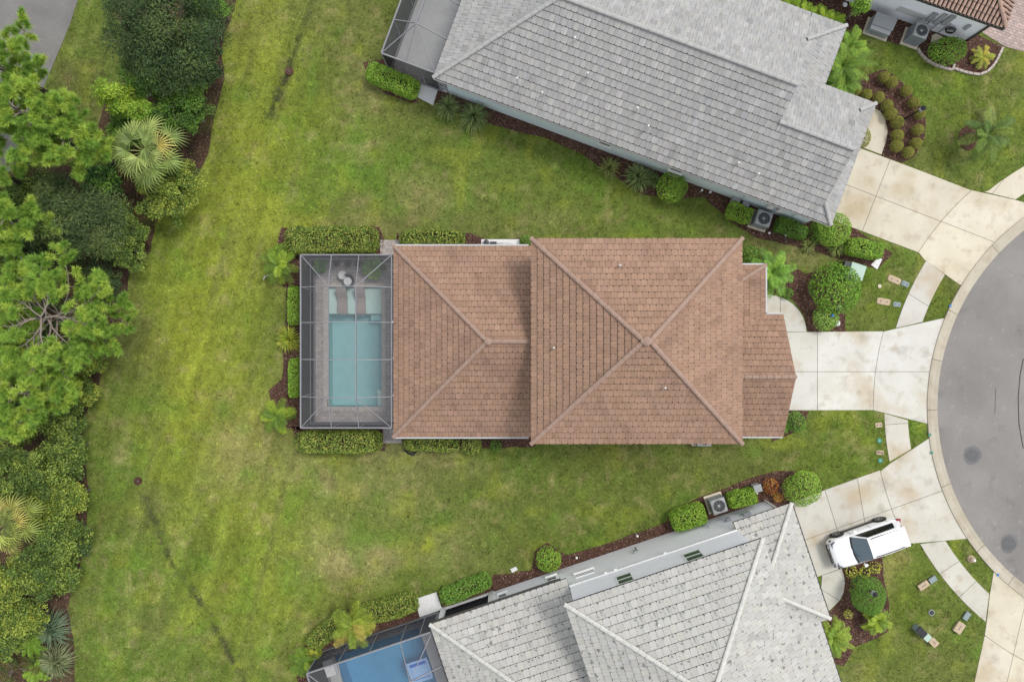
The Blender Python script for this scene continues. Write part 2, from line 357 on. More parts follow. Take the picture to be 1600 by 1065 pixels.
def paved(name, label, regions, lines, tone=(1, 1, 1), top=.035, gap=.011, m='concrete', toned=None):
    "a paved surface: a bed of joint dirt with every slab as a piece of its own"
    polys = [PP(r) for r in regions]
    bed = MB()
    for p in polys: bed.sheet(shrink(p, .01), .016); NOGRASS.append(p)
    b = bed.build(name, MATS['joint_dirt']); tag(b, label, kind='structure')
    for (u0, v0, u1, v1) in lines: polys = split(polys, P2(u0, v0), P2(u1, v1))
    for p in polys:
        q = shrink(p, gap)
        o = MB().prism(q, 0.0, top + random.uniform(-.002, .002), .006).build('slab', MATS[m], b)
        f = random.uniform(.94, 1.04); colmesh(o, (tone[0] * f, tone[1] * f, tone[2] * f * random.uniform(.97, 1.01)))
    return b
WHITE = (1.10, 1.12, 1.15); CREAM = (1.12, 1.07, .95)
paved('driveway', 'pale concrete driveway of the brown-roofed house', [[(1170,519)] + arc(450, 517.2, 640.5, 8) + [(1170,641)],
      [(1382.5,517),(1472,497)] + arc(366, 497, 662, 12) + [(1366,641)] + arc(450, 640, 518, 8)], [(1277,400,1277,700),(1100,580.5,1600,580.5)], WHITE)
paved('driveway', 'stained cream concrete driveway of the long grey-roofed house', [[(1342,231),(1436,266)] + arc(450, 297.5, 394.5, 8) + [(1300,344)],
      [(1517,297),(1535,301),(1585,312)] + [(1607,318)] + arc(366, 337, 445, 10) + [(1499,445),(1444,406),(1435,395)] + arc(450, 394, 298, 8)], [(1384,266,1347,361),(1320,288,1467,345)], CREAM)
paved('driveway', 'concrete driveway under the white car', [[(1222,790),(1237,784),(1282,767),(1374,734)] + arc(450, 735, 848, 8) + [(1315,887),(1270,903)],
      [(1377,734),(1391,723),(1424,702)] + arc(366, 684, 841, 12) + [(1419,849)] + arc(450, 848, 736, 8)], [(1257,843,1467,768),(1338,740,1362,880),(1290,770,1315,850)], (1.02, 1.02, 1.0))
paved('driveway', 'cream concrete driveway at the lower right corner', [[(1552,893),(1546,927),(1541,971),(1538,991)] + [(CX - math.sqrt(450**2 - (v - CY)**2), v) for v in (992, 1005, 1020, 1040)] + [(1640,1052)] + [(CX - math.sqrt(366**2 - (v - CY)**2), v) for v in (958, 930, 905, 893)],
      [(1538,992)] + [(CX - math.sqrt(450**2 - (v - CY)**2), v) for v in (994, 1006, 1021, 1041)] + [(1640,1054),(1640,1120),(1512,1120),(1522,1065),(1531,1023)]], [(1588,1000,1560,1120)], CREAM)
paved('sidewalk', 'curved concrete sidewalk between the upper two driveways', [arc(433, 407, 513, 8) + [(1399,513),(1440,503)] + arc(396, 503, 429, 8) + [(1475,428)]], [(1417,458,1455,481)], (1, 1, 1))
paved('sidewalk', 'short concrete sidewalk between the lower two driveways', [arc(433, 645, 721, 8) + arc(396, 701, 656, 8)], [(1370,664,1430,660)], (1, .99, .97))
paved('sidewalk', 'concrete sidewalk curving down beside the lower right lawn', [arc(433, 849, 971, 10) + arc(396, 927, 844, 10)], [(1463,899,1500,875),(1493,937,1526,906)], (1, 1, .98))
paved('sidewalk', 'concrete sidewalk beyond the cream driveway at the upper right', [[(1537,300)] + [(CX - math.sqrt(433**2 - (v - CY)**2), v) for v in (298, 285, 270, 258, 245)] + [(1640,238),(1640,290)] + [(CX - math.sqrt(396**2 - (v - CY)**2), v) for v in (298, 305, 312)]], [(1556,295,1571,276)], CREAM)
qc = [(1196 + 64 * math.sin(a), 518.4 - 58.5 * math.cos(a)) for a in np.linspace(0, math.pi / 2, 12)]
paved('entry_walk', 'rounded concrete entry walk of the brown-roofed house', [[(1150,460)] + qc + [(1150,518.4)]], [(1219,440,1219,520)], (1.02, 1.05, 1.08))
paved('entry_walk', 'curved cream entry walk of the long grey-roofed house', [[(1350,160),(1366,169),(1375,174),(1382,184),(1387,205),(1384,222),(1377,242),(1343,229)]], [], CREAM)
paved('entry_walk', 'curved concrete entry walk by the white car', [[(1284,898),(1315,887.5),(1319,899),(1320,911),(1318,925),(1312,937),(1296,953),(1280,958)]], [(1280,918,1312,938)], (1.04, 1.05, 1.05))
# paver drive, top right
mat('paver', (.36, .27, .245), (.45, .36, .33), scale=3, rough=.9, fine=(14, .22))
def brick_nodes(m, bw, bh, mort, rot, cm):
    n = m.node_tree; N = n.nodes; L = n.links; b = [x for x in N if x.type == 'BSDF_PRINCIPLED'][0]; src = b.inputs['Base Color'].links[0].from_socket
    g = N.new('ShaderNodeNewGeometry'); mp = N.new('ShaderNodeMapping'); mp.inputs['Rotation'].default_value = (0, 0, rot); L.new(g.outputs['Position'], mp.inputs[0])
    t = N.new('ShaderNodeTexBrick'); t.inputs['Scale'].default_value = 1; t.inputs['Brick Width'].default_value = bw; t.inputs['Row Height'].default_value = bh; t.inputs['Mortar Size'].default_value = mort
    t.inputs['Color1'].default_value = (.82, .82, .82, 1); t.inputs['Color2'].default_value = (1.12, 1.1, 1.08, 1); t.inputs['Mortar'].default_value = (cm, cm, cm, 1); L.new(mp.outputs[0], t.inputs['Vector'])
    x = N.new('ShaderNodeMix'); x.data_type = 'RGBA'; x.blend_type = 'MULTIPLY'; x.inputs[0].default_value = 1; L.new(src, x.inputs[6]); L.new(t.outputs[0], x.inputs[7]); L.new(x.outputs[2], b.inputs['Base Color'])
brick_nodes(MATS['paver'], .30, .16, .012, .35, .5)
sheet('paver_driveway', [(1560,-40),(1500,40),(1532,50),(1570,73),(1600,81),(1660,100),(1700,-40)], .02, 'paver', 'pinkish brick paver driveway at the upper right corner')
# service path at the left
sheet('path', [(-70,-60),(140,-60),(122,0),(110,37),(64,147),(35,225),(10,300),(-70,300)], .012, 'old_asphalt', 'grey asphalt path at the upper left corner')
# planting beds
BEDS = []
def bed(px, label, m='mulch', z=.02):
    n = len(px); q = []
    for i in range(n):      # wavy spade-cut edge
        (u0, v0), (u1, v1) = px[i], px[(i + 1) % n]; k = max(1, int(math.hypot(u1 - u0, v1 - v0) / 14))
        for j in range(k):
            t = j / k; jj = 0 if j == 0 else 1
            q.append((u0 + (u1 - u0) * t + jj * random.uniform(-1.6, 1.6), v0 + (v1 - v0) * t + jj * random.uniform(-1.6, 1.6)))
    o = sheet('mulch_bed' if m == 'mulch' else 'pine_straw_bed', q, z, m, label); BEDS.append((PP(q), m)); return o
bed([(352,-30),(380,-30),(366,15),(352,50),(347,90),(351,125),(336,180),(326,240),(300,285),(242,350),(236,392),(203,425),(196,490),(168,545),(150,620),(126,655),(131,700),(139,760),(134,850),(120,900),(106,950),(116,1010),(118,1100),(-90,1100),(-90,280),(60,262),(120,255),(150,215),(165,150),(205,110),(200,60),(170,0),(165,-30)], 'brown leaf litter under the trees along the left edge', 'pine_straw')
bed([(440,356),(592,354),(600,372),(600,402),(470,402),(470,452),(446,450),(430,432),(428,408)], 'mulch bed round the upper hedge of the pool cage')
bed([(449,445),(472,445),(472,600),(472,672),(446,668),(424,640),(420,610),(440,592)], 'mulch bed along the far side of the pool cage')
bed([(456,666),(602,666),(602,704),(470,707)], 'mulch bed round the lower hedge of the pool cage')
bed([(626,680),(840,680),(836,697),(740,702),(632,704)], 'narrow mulch bed below the brown roof')
bed([(620,364),(735,364),(760,374),(840,372),(840,392),(620,392)], 'narrow mulch bed above the brown roof')
bed([(1185,405),(1235,412),(1258,428),(1300,420),(1318,468),(1321,518),(1262,518),(1256,492),(1240,470),(1222,458),(1185,458)], 'mulch bed beside the rounded entry walk')
bed([(1215,642),(1263,642),(1258,660),(1240,676),(1205,690)], 'mulch bed below the brown garage roof')
bed([(655,150),(690,168),(770,196),(850,215),(905,238),(950,270),(1000,302),(1050,312),(1100,308),(1140,346),(1180,371),(1240,384),(1300,402),(1372,420),(1395,396),(1330,352),(1290,330),(800,165),(690,118),(660,125)], 'long mulch bed along the pale blue wall')
bed([(568,98),(600,92),(660,125),(652,162),(604,148),(576,128)], 'mulch bed round the hedge at the grey screen cage')
bed([(1330,135),(1352,118),(1382,108),(1398,120),(1420,142),(1446,176),(1444,215),(1428,246),(1410,254),(1377,243),(1388,205),(1380,178),(1366,168),(1340,175)], 'curved mulch bed with clipped balls')
bed([(1512 + 16 * math.cos(a), 216 + 20 * math.sin(a)) for a in np.linspace(0, 6.0, 9)], 'small round mulch bed under the lone palm')
bed([(1225,-30),(1262,4),(1320,45),(1362,54),(1402,70),(1432,76),(1440,84),(1470,104),(1500,113),(1530,117),(1550,106),(1560,92),(1569,73),(1530,56),(1500,50),(1350,-10),(1330,-30)], 'mulch bed along the white wall at the upper right')
bed([(770,897),(830,890),(836,860),(855,846),(872,860),(886,866),(940,851),(1000,830),(1040,815),(1060,790),(1120,766),(1175,745),(1215,735),(1262,736),(1280,752),(1287,766),(1240,785),(1236,800),(1100,840),(960,880),(770,935)], 'long mulch bed along the white two-storey wall')
bed([(476,1008),(498,976),(530,955),(585,936),(645,926),(656,940),(664,972),(520,1025),(470,1080),(462,1050)], 'curved mulch bed round the lower pool cage')
bed([(684,927),(765,897),(774,930),(696,958)], 'small mulch bed between the slab and the white wall')
bed([(1316,888),(1378,868),(1380,900),(1389,940),(1388,985),(1372,995),(1335,1010),(1318,1040),(1300,1035),(1285,970),(1296,955),(1315,935),(1320,912)], 'mulch bed beside the car and the entry walk')
for (px, lab) in (([(650,151),(655.5,130.5),(684,142),(677,165)], 'white slab at the door of the grey screen cage'), ([(648,935),(682,924),(691,951),(656,963)], 'white slab at the door of the lower pool cage'),
                  ([(752,374),(812,374),(812,386),(752,386)], 'beige concrete pad above the brown roof')):
    o = MB().prism(PP(px), 0, .07, .01).build('door_slab', MATS['white_slab']); tag(o, lab, kind='structure'); NOGRASS.append(PP(px))
# ------------------------------------------------------------ roofs and houses
def tile_mat(name, c1, c2, stain, streak, spots, moss=None):
    st = [(7.5, .63, .68, stain, spots), (.35, .45, .75, stain, .32), (1.1, .58, .72, stain, .25)]
    if moss: st.append((3.4, .60, .67, moss, .8))
    m = mat(name, c1, c2, scale=1.6, rough=.9, attr='mul', uv=True, spec=.2, stains=st, bump=(30, .3, .01))
    n = m.node_tree; N = n.nodes; L = n.links; b = [x for x in N if x.type == 'BSDF_PRINCIPLED'][0]; src = b.inputs['Base Color'].links[0].from_socket
    uvn = N.new('ShaderNodeUVMap'); mp = N.new('ShaderNodeMapping'); mp.inputs['Scale'].default_value = (14, .9, 1); L.new(uvn.outputs[0], mp.inputs[0])
    t = N.new('ShaderNodeTexNoise'); t.inputs['Scale'].default_value = 1; t.inputs['Detail'].default_value = 4; L.new(mp.outputs[0], t.inputs['Vector'])
    r = N.new('ShaderNodeMapRange'); r.inputs[1].default_value = .3; r.inputs[2].default_value = .7; r.inputs[3].default_value = 1 - streak; r.inputs[4].default_value = 1 + streak; L.new(t.outputs[0], r.inputs[0])
    cc = N.new('ShaderNodeCombineColor'); [L.new(r.outputs[0], cc.inputs[i]) for i in range(3)]
    x = N.new('ShaderNodeMix'); x.data_type = 'RGBA'; x.blend_type = 'MULTIPLY'; x.inputs[0].default_value = 1; L.new(src, x.inputs[6]); L.new(cc.outputs[0], x.inputs[7]); L.new(x.outputs[2], b.inputs['Base Color'])
tile_mat('tile_brown', (.272, .168, .118), (.318, .203, .143), (.11, .07, .058), .08, .75)
tile_mat('tile_grey', (.298, .294, .288), (.352, .346, .335), (.21, .21, .213), .16, .35)
tile_mat('tile_pale', (.385, .378, .352), (.435, .425, .395), (.33, .32, .30), .05, .35, moss=(.13, .13, .12))
tile_mat('tile_barrel', (.34, .225, .18), (.40, .27, .21), (.22, .14, .11), .10, .3)
mat('cap_brown', (.275, .185, .142), (.32, .22, .172), scale=3, rough=.9, fine=(14, .18))
mat('cap_grey', (.33, .327, .315), (.385, .38, .365), scale=3, rough=.9, fine=(14, .18))
mat('cap_pale', (.46, .455, .42), (.53, .52, .48), scale=3, rough=.9, fine=(14, .18))
mat('underlay', (.030, .024, .022), rough=1)
mat('white_trim', (.78, .78, .77), rough=.5)
mat('gutter_grey', (.46, .46, .465), rough=.5)
mat('dark_trim', (.05, .045, .042), rough=.5)
mat('wall_blue', (.62, .73, .78), (.66, .77, .81), scale=2, rough=.9, fine=(20, .05), bump=(60, .2, .005))
mat('wall_white', (.82, .83, .88), (.85, .86, .90), scale=2, rough=.9, fine=(20, .04), bump=(60, .2, .005))
mat('wall_cream', (.62, .55, .45), (.66, .59, .49), scale=2, rough=.9)
mat('glass_dark', (.02, .028, .03), rough=.06, spec=.6)
mat('glass_green', (.04, .075, .06), rough=.08, spec=.6)
mat('pvc', (.55, .55, .54), rough=.5)
def cliprect(u0, u1, v0, v1, poly):
    q = [(u0, v0), (u1, v0), (u1, v1), (u0, v1)]
    for i in range(len(poly)):
        q = clip_half(q, poly[i], poly[(i + 1) % len(poly)])
        if len(q) < 3: return q
    return q
CH = .045
class House:
    def __init__(s, name, label, loc, tilem, capm, tw=.31, ex=.36, amp=0.0, tvar=.10):
        s.root = thing(name, loc, label, 'house'); s.tilem = MATS[tilem]; s.capm = MATS[capm]; s.tw = tw; s.ex = ex
        s.deck = MB(); s.full = []; s.V = []; s.F = []; s.C = []; s.U = []; s.caps = []; s.slot = amp or .020; s.tvar = tvar
    def slope(s, pts, bond=.5):
        pts = [Vector(p) for p in pts]
        n = Vector((0, 0, 0))
        for i in range(len(pts)): n += pts[i].cross(pts[(i + 1) % len(pts)])
        n.normalize(); n = -n if n.z < 0 else n
        u = (pts[1] - pts[0]).normalized(); o = pts[0]; v = n.cross(u)
        cen = sum(pts, Vector()) / len(pts)
        if (cen - o).dot(v) < 0: u = -u; o = pts[1]; v = n.cross(u)
        poly = [((p - o).dot(u), (p - o).dot(v)) for p in pts]
        if area(poly) < 0: poly = poly[::-1]
        k = len(pts); top = [p - n * .004 for p in pts]; bot = [Vector((p.x, p.y, p.z - .16)) for p in pts]
        s.deck.add([tuple(p) for p in top + bot], [tuple(range(k)), tuple(range(2 * k - 1, k - 1, -1))] + [(i, i + k, (i + 1) % k + k, (i + 1) % k) for i in range(k)])
        us = [p[0] for p in poly]; vs2 = [p[1] for p in poly]; tw, ex = s.tw, s.ex; r = 0; v0 = -.03
        poly2 = [(a, b - .035) if b < .01 else (a, b) for a, b in poly]
        while v0 < max(vs2):
            u0 = min(us) - tw * (1 + (bond if r % 2 else 0)) + random.uniform(-.01, .01)
            while u0 < max(us):
                a, b, c_, d_ = u0 + .004, u0 + tw - .004, v0 + s.slot, v0 + ex
                q = cliprect(a, b, c_, d_, poly2)
                if len(q) >= 3 and abs(area(q)) > .006:
                    hb = .036 + random.uniform(-.005, .008); f = 1 + random.gauss(0, s.tvar) * .8; f = max(.7, min(1.25, f))
                    if random.random() < .02: f *= .85
                    tint = (f * random.uniform(.99, 1.02), f, f * random.uniform(.96, 1.02))
                    full = len(q) == 4 and abs(area(q) - (b - a) * (d_ - c_)) < 1e-4
                    if full: s.full.append((o, u, v, n, a, c_, hb, tint))
                    else: s.emit(q, o, u, v, n, c_, d_, hb, tint)
                u0 += tw
            v0 += ex; r += 1
    def emit(s, q, o, u, v, n, c_, d_, hb, tint):
        k = len(q); b = len(s.V); hh = lambda y: hb + (.004 - hb) * (y - c_) / (d_ - c_)
        for (x, y) in q: s.V.append(o + u * x + v * y + n * hh(y)); s.U.append((x, y))
        for (x, y) in q: s.V.append(o + u * x + v * y); s.U.append((x, y))
        s.C += [tint] * (2 * k)
        for i in range(1, k - 1): s.F.append((b, b + i, b + i + 1))
        for i in range(k):
            j = (i + 1) % k; s.F.append((b + i, b + k + i, b + k + j)); s.F.append((b + i, b + k + j, b + j))
    def hip(s, a, b, w=.15):
        a, b = Vector(a), Vector(b)
        if a.z > b.z: a, b = b, a
        L = (b - a).length; t = (b - a).normalized(); nn = max(1, round(L / .40)); side = t.cross(Vector((0, 0, 1))).normalized(); up = side.cross(t).normalized()
        for i in range(nn):
            p = a + t * (L * i / nn); m = Matrix((t, side, up)).transposed().to_4x4(); m.translation = p + up * .02; s.caps.append((m, L / nn / .40))
    def finish(s, deckm='underlay', cap_w=.115, nmax=300):
        root = s.root
        roof = s.deck.build('roof', MATS[deckm], root)
        inv = W[roof].inverted()
        def score(t):
            o, u, v, n, a, c_, hb, tint = t; p = o + u * (a + s.tw / 2) + v * (c_ + s.ex / 2); dv = Vector((0, 0, CAMH)) - p
            inside = abs(p.x) < 29.6 * (CAMH - p.z) / 40 and abs(p.y) < 19.6 * (CAMH - p.z) / 40
            return (n.dot(dv.normalized()) / dv.length_squared) * (1 if inside else 0)
        s.full.sort(key=score, reverse=True)
        tw, ex = s.tw - .008, s.ex - s.slot; var = []
        for i in range(12):
            hb = .037 + random.uniform(-.005, .008); f = max(.75, min(1.2, 1 + random.gauss(0, s.tvar) * .8)); x0, y0 = random.uniform(0, 9), random.uniform(0, 9)
            k_ = CH * random.uniform(.5, 1.25); hk = hb + (.004 - hb) * k_ / ex; q = [(k_, 0, hb), (tw - k_, 0, hb), (tw, k_, hk), (tw, ex, .004), (0, ex, .004), (0, k_, hk)]
            V = q + [(x_, y_, 0) for x_, y_, _ in q]; tf = [(0, 1, 2), (0, 2, 5), (2, 3, 5), (3, 4, 5)] + [t for j in range(6) for t in ((j, j + 6, (j + 1) % 6 + 6), (j, (j + 1) % 6 + 6, (j + 1) % 6))]
            me = fast_mesh('tile', V, tf, np.tile((f * random.uniform(.99, 1.02), f, f * random.uniform(.96, 1.02)), (12, 1)), [(x0 + a, y0 + b) for a, b, _ in V])
            me.materials.append(s.tilem); var.append(me)
        for t in s.full[:nmax]:
            o, u, v, n, a, c_, hb, tint = t
            m = Matrix((u, v, n)).transposed().to_4x4(); m.translation = o + u * a + v * c_
            link('tile', random.choice(var), None, roof, inv @ m)
        for (o, u, v, n, a, c_, hb, tint) in s.full[nmax:]:
            b, d_ = a + s.tw - .008, c_ + s.ex - s.slot; k_ = CH * random.uniform(.5, 1.25); s.emit([(a + k_, c_), (b - k_, c_), (b, c_ + k_), (b, d_), (a, d_), (a, c_ + k_)], o, u, v, n, c_, d_, hb, tint)
        me = fast_mesh('tile_field', [tuple(inv @ x) for x in s.V], s.F, np.array(s.C), s.U)
        fo = link('tile_field', me, s.tilem, roof); fo['kind'] = 'stuff'
        # ridge and hip caps
        prof = [(math.cos(a) * cap_w, math.sin(a) * cap_w * .62) for a in np.linspace(-.25, math.pi + .25, 7)]
        cm = []
        for i in range(4):
            k = len(prof); V = [(-.025, y, z + .012) for y, z in prof] + [(.40, y * .84, z * .84) for y, z in prof] + [(-.025, y * .8, z * .7) for y, z in prof]
            F = [(j, j + 1, k + j + 1, k + j) for j in range(k - 1)] + [(2 * k + j, 2 * k + j + 1, j + 1, j) for j in range(k - 1)]
            me = fast_mesh('ridge_cap', V, F); me.materials.append(s.capm); cm.append(me)
        for m, sc_ in s.caps:
            link('ridge_cap', random.choice(cm), None, roof, inv @ m @ Matrix.Diagonal((sc_, 1, 1, 1)))
        s.roof = roof; return roof
    def part(s, mb, name, m, parent=None): return mb.build(name, MATS[m], parent or s.root)
    def vent(s, p, r=.05, h=.35, cap=False):
        m = MB().tube([(p[0], p[1], p[2] - .2), (p[0], p[1], p[2] + h)], r, 10); o = s.part(m, 'vent_pipe', 'pvc', s.roof)
        return o
    def window(s, T, t, n, z0, z1, w_, out=-1, glass='glass_dark', sill=True):
        "window in a wall lying along local t at depth n; out is the outward sign along n"
        f = MB(); d_ = .05
        for (a0, a1, b0, b1) in ((t - w_ / 2, t + w_ / 2, z0, z0 + .05), (t - w_ / 2, t + w_ / 2, z1 - .05, z1), (t - w_ / 2, t - w_ / 2 + .05, z0 + .05, z1 - .05), (t + w_ / 2 - .05, t + w_ / 2, z0 + .05, z1 - .05), (t - w_ / 2 + .05, t + w_ / 2 - .05, (z0 + z1) / 2 - .02, (z0 + z1) / 2 + .02)):
            lb(f, T, a0, a1, min(n, n + out * d_), max(n, n + out * d_), b0, b1)
        wo_ = f.build('window', MATS['white_trim'], s.root)
        lb(MB(), T, t - w_ / 2 + .04, t + w_ / 2 - .04, min(n + out * .005, n + out * .022), max(n + out * .005, n + out * .022), z0 + .04, z1 - .04).build('pane', MATS[glass], wo_)
        if sill: lb(MB(), T, t - w_ / 2 - .06, t + w_ / 2 + .06, min(n, n + out * .13), max(n, n + out * .13), z0 - .09, z0 - .005).build('sill', MATS['white_trim'], wo_)
def lb(mb, T, t0, t1, n0, n1, z0, z1):
    "box given in a house's own axes"
    vv = [T(t, n, z) for z in (z0, z1) for t, n in ((t0, n0), (t1, n0), (t1, n1), (t0, n1))]
    return mb.add(vv, [(3, 2, 1, 0), (4, 5, 6, 7), (0, 1, 5, 4), (1, 2, 6, 5), (2, 3, 7, 6), (3, 0, 4, 7)])
TA = lambda t, n, z=0.0: (t, n, z)
TB = lambda t, n, z=0.0: (t * .9376 - n * .3477, -t * .3477 - n * .9376, z)
TC = lambda t, n, z=0.0: (t * .948 + n * .317, t * .317 - n * .948, z)
def foot(T, t0, t1, n0, n1): NOGRASS.append([T(t0, n0)[:2], T(t1, n0)[:2], T(t1, n1)[:2], T(t0, n1)[:2]])

# ---- brown house in the middle
A = House('brown_tiled_house', 'two-level house with brown tiled hip roofs in the middle', (4, 0, 0), 'tile_brown', 'cap_brown', .30, .345, .034, tvar=.06)
e, x0, x1, y0, y1 = 6.0, .956, 11.46, -5.11, 5.10; zr = e + .5 * 5.105; xa, xb = x0 + 5.105, x1 - 5.105; ym = -.005
A.slope([(x0, y0, e), (x1, y0, e), (xb, ym, zr), (xa, ym, zr)]); A.slope([(x1, y1, e), (x0, y1, e), (xa, ym, zr), (xb, ym, zr)])
A.slope([(x0, y1, e), (x0, y0, e), (xa, ym, zr)]); A.slope([(x1, y0, e), (x1, y1, e), (xb, ym, zr)])
for c in ((x0, y0), (x0, y1)): A.hip((*c, e + .03), (xa, ym, zr + .03))
for c in ((x1, y0), (x1, y1)): A.hip((*c, e + .03), (xb, ym, zr + .03))
A.hip((xa - .1, ym, zr + .06), (xb + .1, ym, zr + .06))
e2, l0, yl0, yl1 = 2.9, -6.43, -5.20, 5.15; zl = e2 + .5 * 5.175; la = l0 + 5.175; yc = -.025
A.slope([(l0, yl0, e2), (1.5, yl0, e2), (1.5, yc, zl), (la, yc, zl)]); A.slope([(1.5, yl1, e2), (l0, yl1, e2), (la, yc, zl), (1.5, yc, zl)]); A.slope([(l0, yl1, e2), (l0, yl0, e2), (la, yc, zl)])
A.hip((l0, yl0, e2 + .03), (la, yc, zl + .03)); A.hip((l0, yl1, e2 + .03), (la, yc, zl + .03)); A.hip((la, yc, zl + .03), (1.4, yc, zl + .03))
A.slope([(13.77, -1.5, 2.9), (13.77, 4.12, 2.9), (10.9, 2.40, 3.76), (10.9, -1.5, 3.76)]); A.slope([(13.77, 4.12, 2.9), (10.9, 4.12, 2.9), (10.9, 2.40, 3.76)]); A.hip((13.77, 4.12, 2.93), (10.9, 2.4, 3.79))
g0, g1, gr, gz, gx_ = -5.17, 1.44, -1.865, 2.9 + .5 * 3.305, 14.75
A.slope([(10.9, g0, 2.9), (gx_, g0, 2.9), (gx_, gr, gz), (10.9, gr, gz)]); A.slope([(gx_, g1, 2.9), (10.9, g1, 2.9), (10.9, gr, gz), (gx_, gr, gz)]); A.hip((10.95, gr, gz + .03), (gx_ + .02, gr, gz + .031))
A.finish()
A.part(MB().lathe((6.2, ym, zr), [(.24, -.04), (.22, .14), (.12, .19), (0, .20)], 10, cap=False), 'apex_mortar', 'cap_brown', A.roof); A.part(MB().lathe((la + .05, yc, zl), [(.2, -.06), (.18, .13), (.1, .17), (0, .18)], 10, cap=False), 'apex_mortar', 'cap_brown', A.roof)
wl = MB().box((6.21, 0, 3.0), (9.7, 9.4, 5.98)).box((-2.3, -.02, 1.44), (7.4, 9.6, 2.86)).box((12.6, -1.87, 1.44), (3.4, 5.7, 2.86)).box((12.2, 2.4, 1.44), (2.4, 2.8, 2.86))
wl.add([(14.3, -4.72, 2.8), (14.3, 1.0, 2.8), (14.3, -1.865, 4.25), (14.2, -4.72, 2.8), (14.2, 1.0, 2.8), (14.2, -1.865, 4.25)], [(0, 1, 2), (5, 4, 3), (0, 3, 4, 1), (1, 4, 5, 2), (2, 5, 3, 0)])
A.part(wl, 'wall', 'wall_cream')
for p, q in (((-6.47, 5.21, 2.83), (.9, 5.21, 2.83)), ((-6.43, -5.26, 2.83), (.9, -5.26, 2.83)), ((11.5, 4.18, 2.83), (13.82, 4.18, 2.83)), ((13.83, 4.2, 2.83), (13.83, 1.5, 2.83)), ((13.8, 1.50, 2.83), (14.7, 1.50, 2.83)), ((11.5, -5.23, 2.83), (14.72, -5.23, 2.83))):
    A.part(beam(p, q, .08, .12), 'gutter', 'gutter_grey')
gd = A.part(MB().box((14.32, -1.87, 1.1), (.06, 4.6, 2.1)), 'garage_door', 'white_trim')
for k in range(4): A.part(MB().box((14.36, -1.87, .35 + .5 * k), (.03, 4.4, .44)), 'panel', 'white_trim', gd)
sd = A.part(MB().box((-6.04, 0, 1.1), (.06, 5.6, 2.2)), 'sliding_door', 'white_trim')
for k in range(3): A.part(MB().box((-6.08, -1.85 + 1.85 * k, 1.1), (.03, 1.7, 2.0)), 'pane', 'glass_dark', sd)
for (u, v, z) in ((865, 543, 6.75), (968, 415, 7.0), (1038, 605, 7.6)): A.vent(P(u, v, z), .045, .28)
for u, v in ((615, 503), (616, 559), (616, 617)):
    A.part(MB().lathe(P(u, v, 2.7), [(.05, 0), (.07, .02), (.07, .1), (.03, .14)], 10), 'eave_light', 'white_trim')
foot(TA, -6.0, 14.3, -4.8, 4.8)

# ---- long grey house above
B = House('grey_tiled_house', 'long single-storey house with grey tiled roof and pale blue walls', TB(1, -17, 0), 'tile_grey', 'cap_grey', .33, .385, tvar=.075)
e, t0, n0, n1 = 3.0, -8.95, -11.9, -22.3; nm = (n0 + n1) / 2; h = (n0 - n1) / 2; zr = e + .5 * h; tg = 9.04; ta = t0 + h
B.slope([TB(t0, n0, e), TB(14.0, n0, e), TB(14.0 - .85, n0 - .85, e + .425), TB(13.15, -15.4, 4.75), TB(9.04, -15.4, 4.75), TB(tg, nm, zr), TB(ta, nm, zr)][:1] + [TB(tg, n0, e), TB(tg, nm, zr), TB(ta, nm, zr)])
B.slope([TB(tg, n0, e), TB(13.15, n0, e), TB(13.15, -15.4, 4.75), TB(tg, -15.4, 4.75)]); B.slope([TB(13.15, n0, e), TB(14.0, n0, e), TB(13.15, n0 - .85, e + .425)])
B.slope([TB(tg, n1, e), TB(t0, n1, e), TB(ta, nm, zr), TB(tg, nm, zr)])
B.slope([TB(t0, n1, e), TB(t0, n0, e), TB(ta, nm, zr)])
# skirt of the right gable, the wing and its skirt
B.slope([TB(11.04, -19.3, e), TB(11.04, n1, e), TB(9.04, n1 + 2, e + 1.0), TB(9.04, -17.3, e + 1)][:2] + [TB(9.04, n1 + 2, e + 1.0), TB(9.04, -16, e + 1), TB(11.04, -16, e)])
B.slope([TB(11.04, n1, e), TB(9.04, n1, e), TB(9.04, n1 + 2, e + 1)])
nw = -18.9
B.slope([TB(13.15, nw, e), TB(8.0, nw, e), TB(8.0, -15.4, 4.75), TB(13.15, -15.4, 4.75)]); B.slope([TB(14.0, nw, e), TB(13.15, nw, e), TB(13.15, nw + .85, e + .425)])
B.slope([TB(14.0, n0, e), TB(14.0, nw, e), TB(13.15, nw + .85, e + .425), TB(13.15, n0 - .85, e + .425)])
B.hip(TB(t0, n0, e + .03), TB(ta, nm, zr + .03)); B.hip(TB(t0, n1, e + .03), TB(ta, nm, zr + .03)); B.hip(TB(ta, nm, zr + .03), TB(tg, nm, zr + .035))
B.hip(TB(11.04, n1, e + .03), TB(9.04, n1 + 2, e + 1.03)); B.hip(TB(tg, -15.4, 4.78), TB(13.15, -15.4, 4.785)); B.hip(TB(14, n0, e + .03), TB(13.15, n0 - .85, e + .455)); B.hip(TB(14, nw, e + .03), TB(13.15, nw + .85, e + .455))
B.finish()
wl = MB(); lb(wl, TB, -8.5, 13.55, -18.5, -12.3, 0, 2.95); lb(wl, TB, -8.49, 10.6, -21.9, -18.5, 0, 2.94)
ga = MB(); ga.add([TB(9.0, -15.4, 4.7), TB(9.0, nm, zr - .05), TB(9.0, n1 + 2, 3.95), TB(9.0, n1 + 2, 3.6), TB(9.0, -15.4, 3.6)], [(0, 1, 2, 3, 4)]).add([TB(13.1, n0 - .85, 3.3), TB(13.1, -15.4, 4.7), TB(13.1, nw + .85, 3.3)], [(0, 1, 2)])
B.part(ga, 'gable', 'wall_blue'); B.part(wl, 'wall', 'wall_blue')
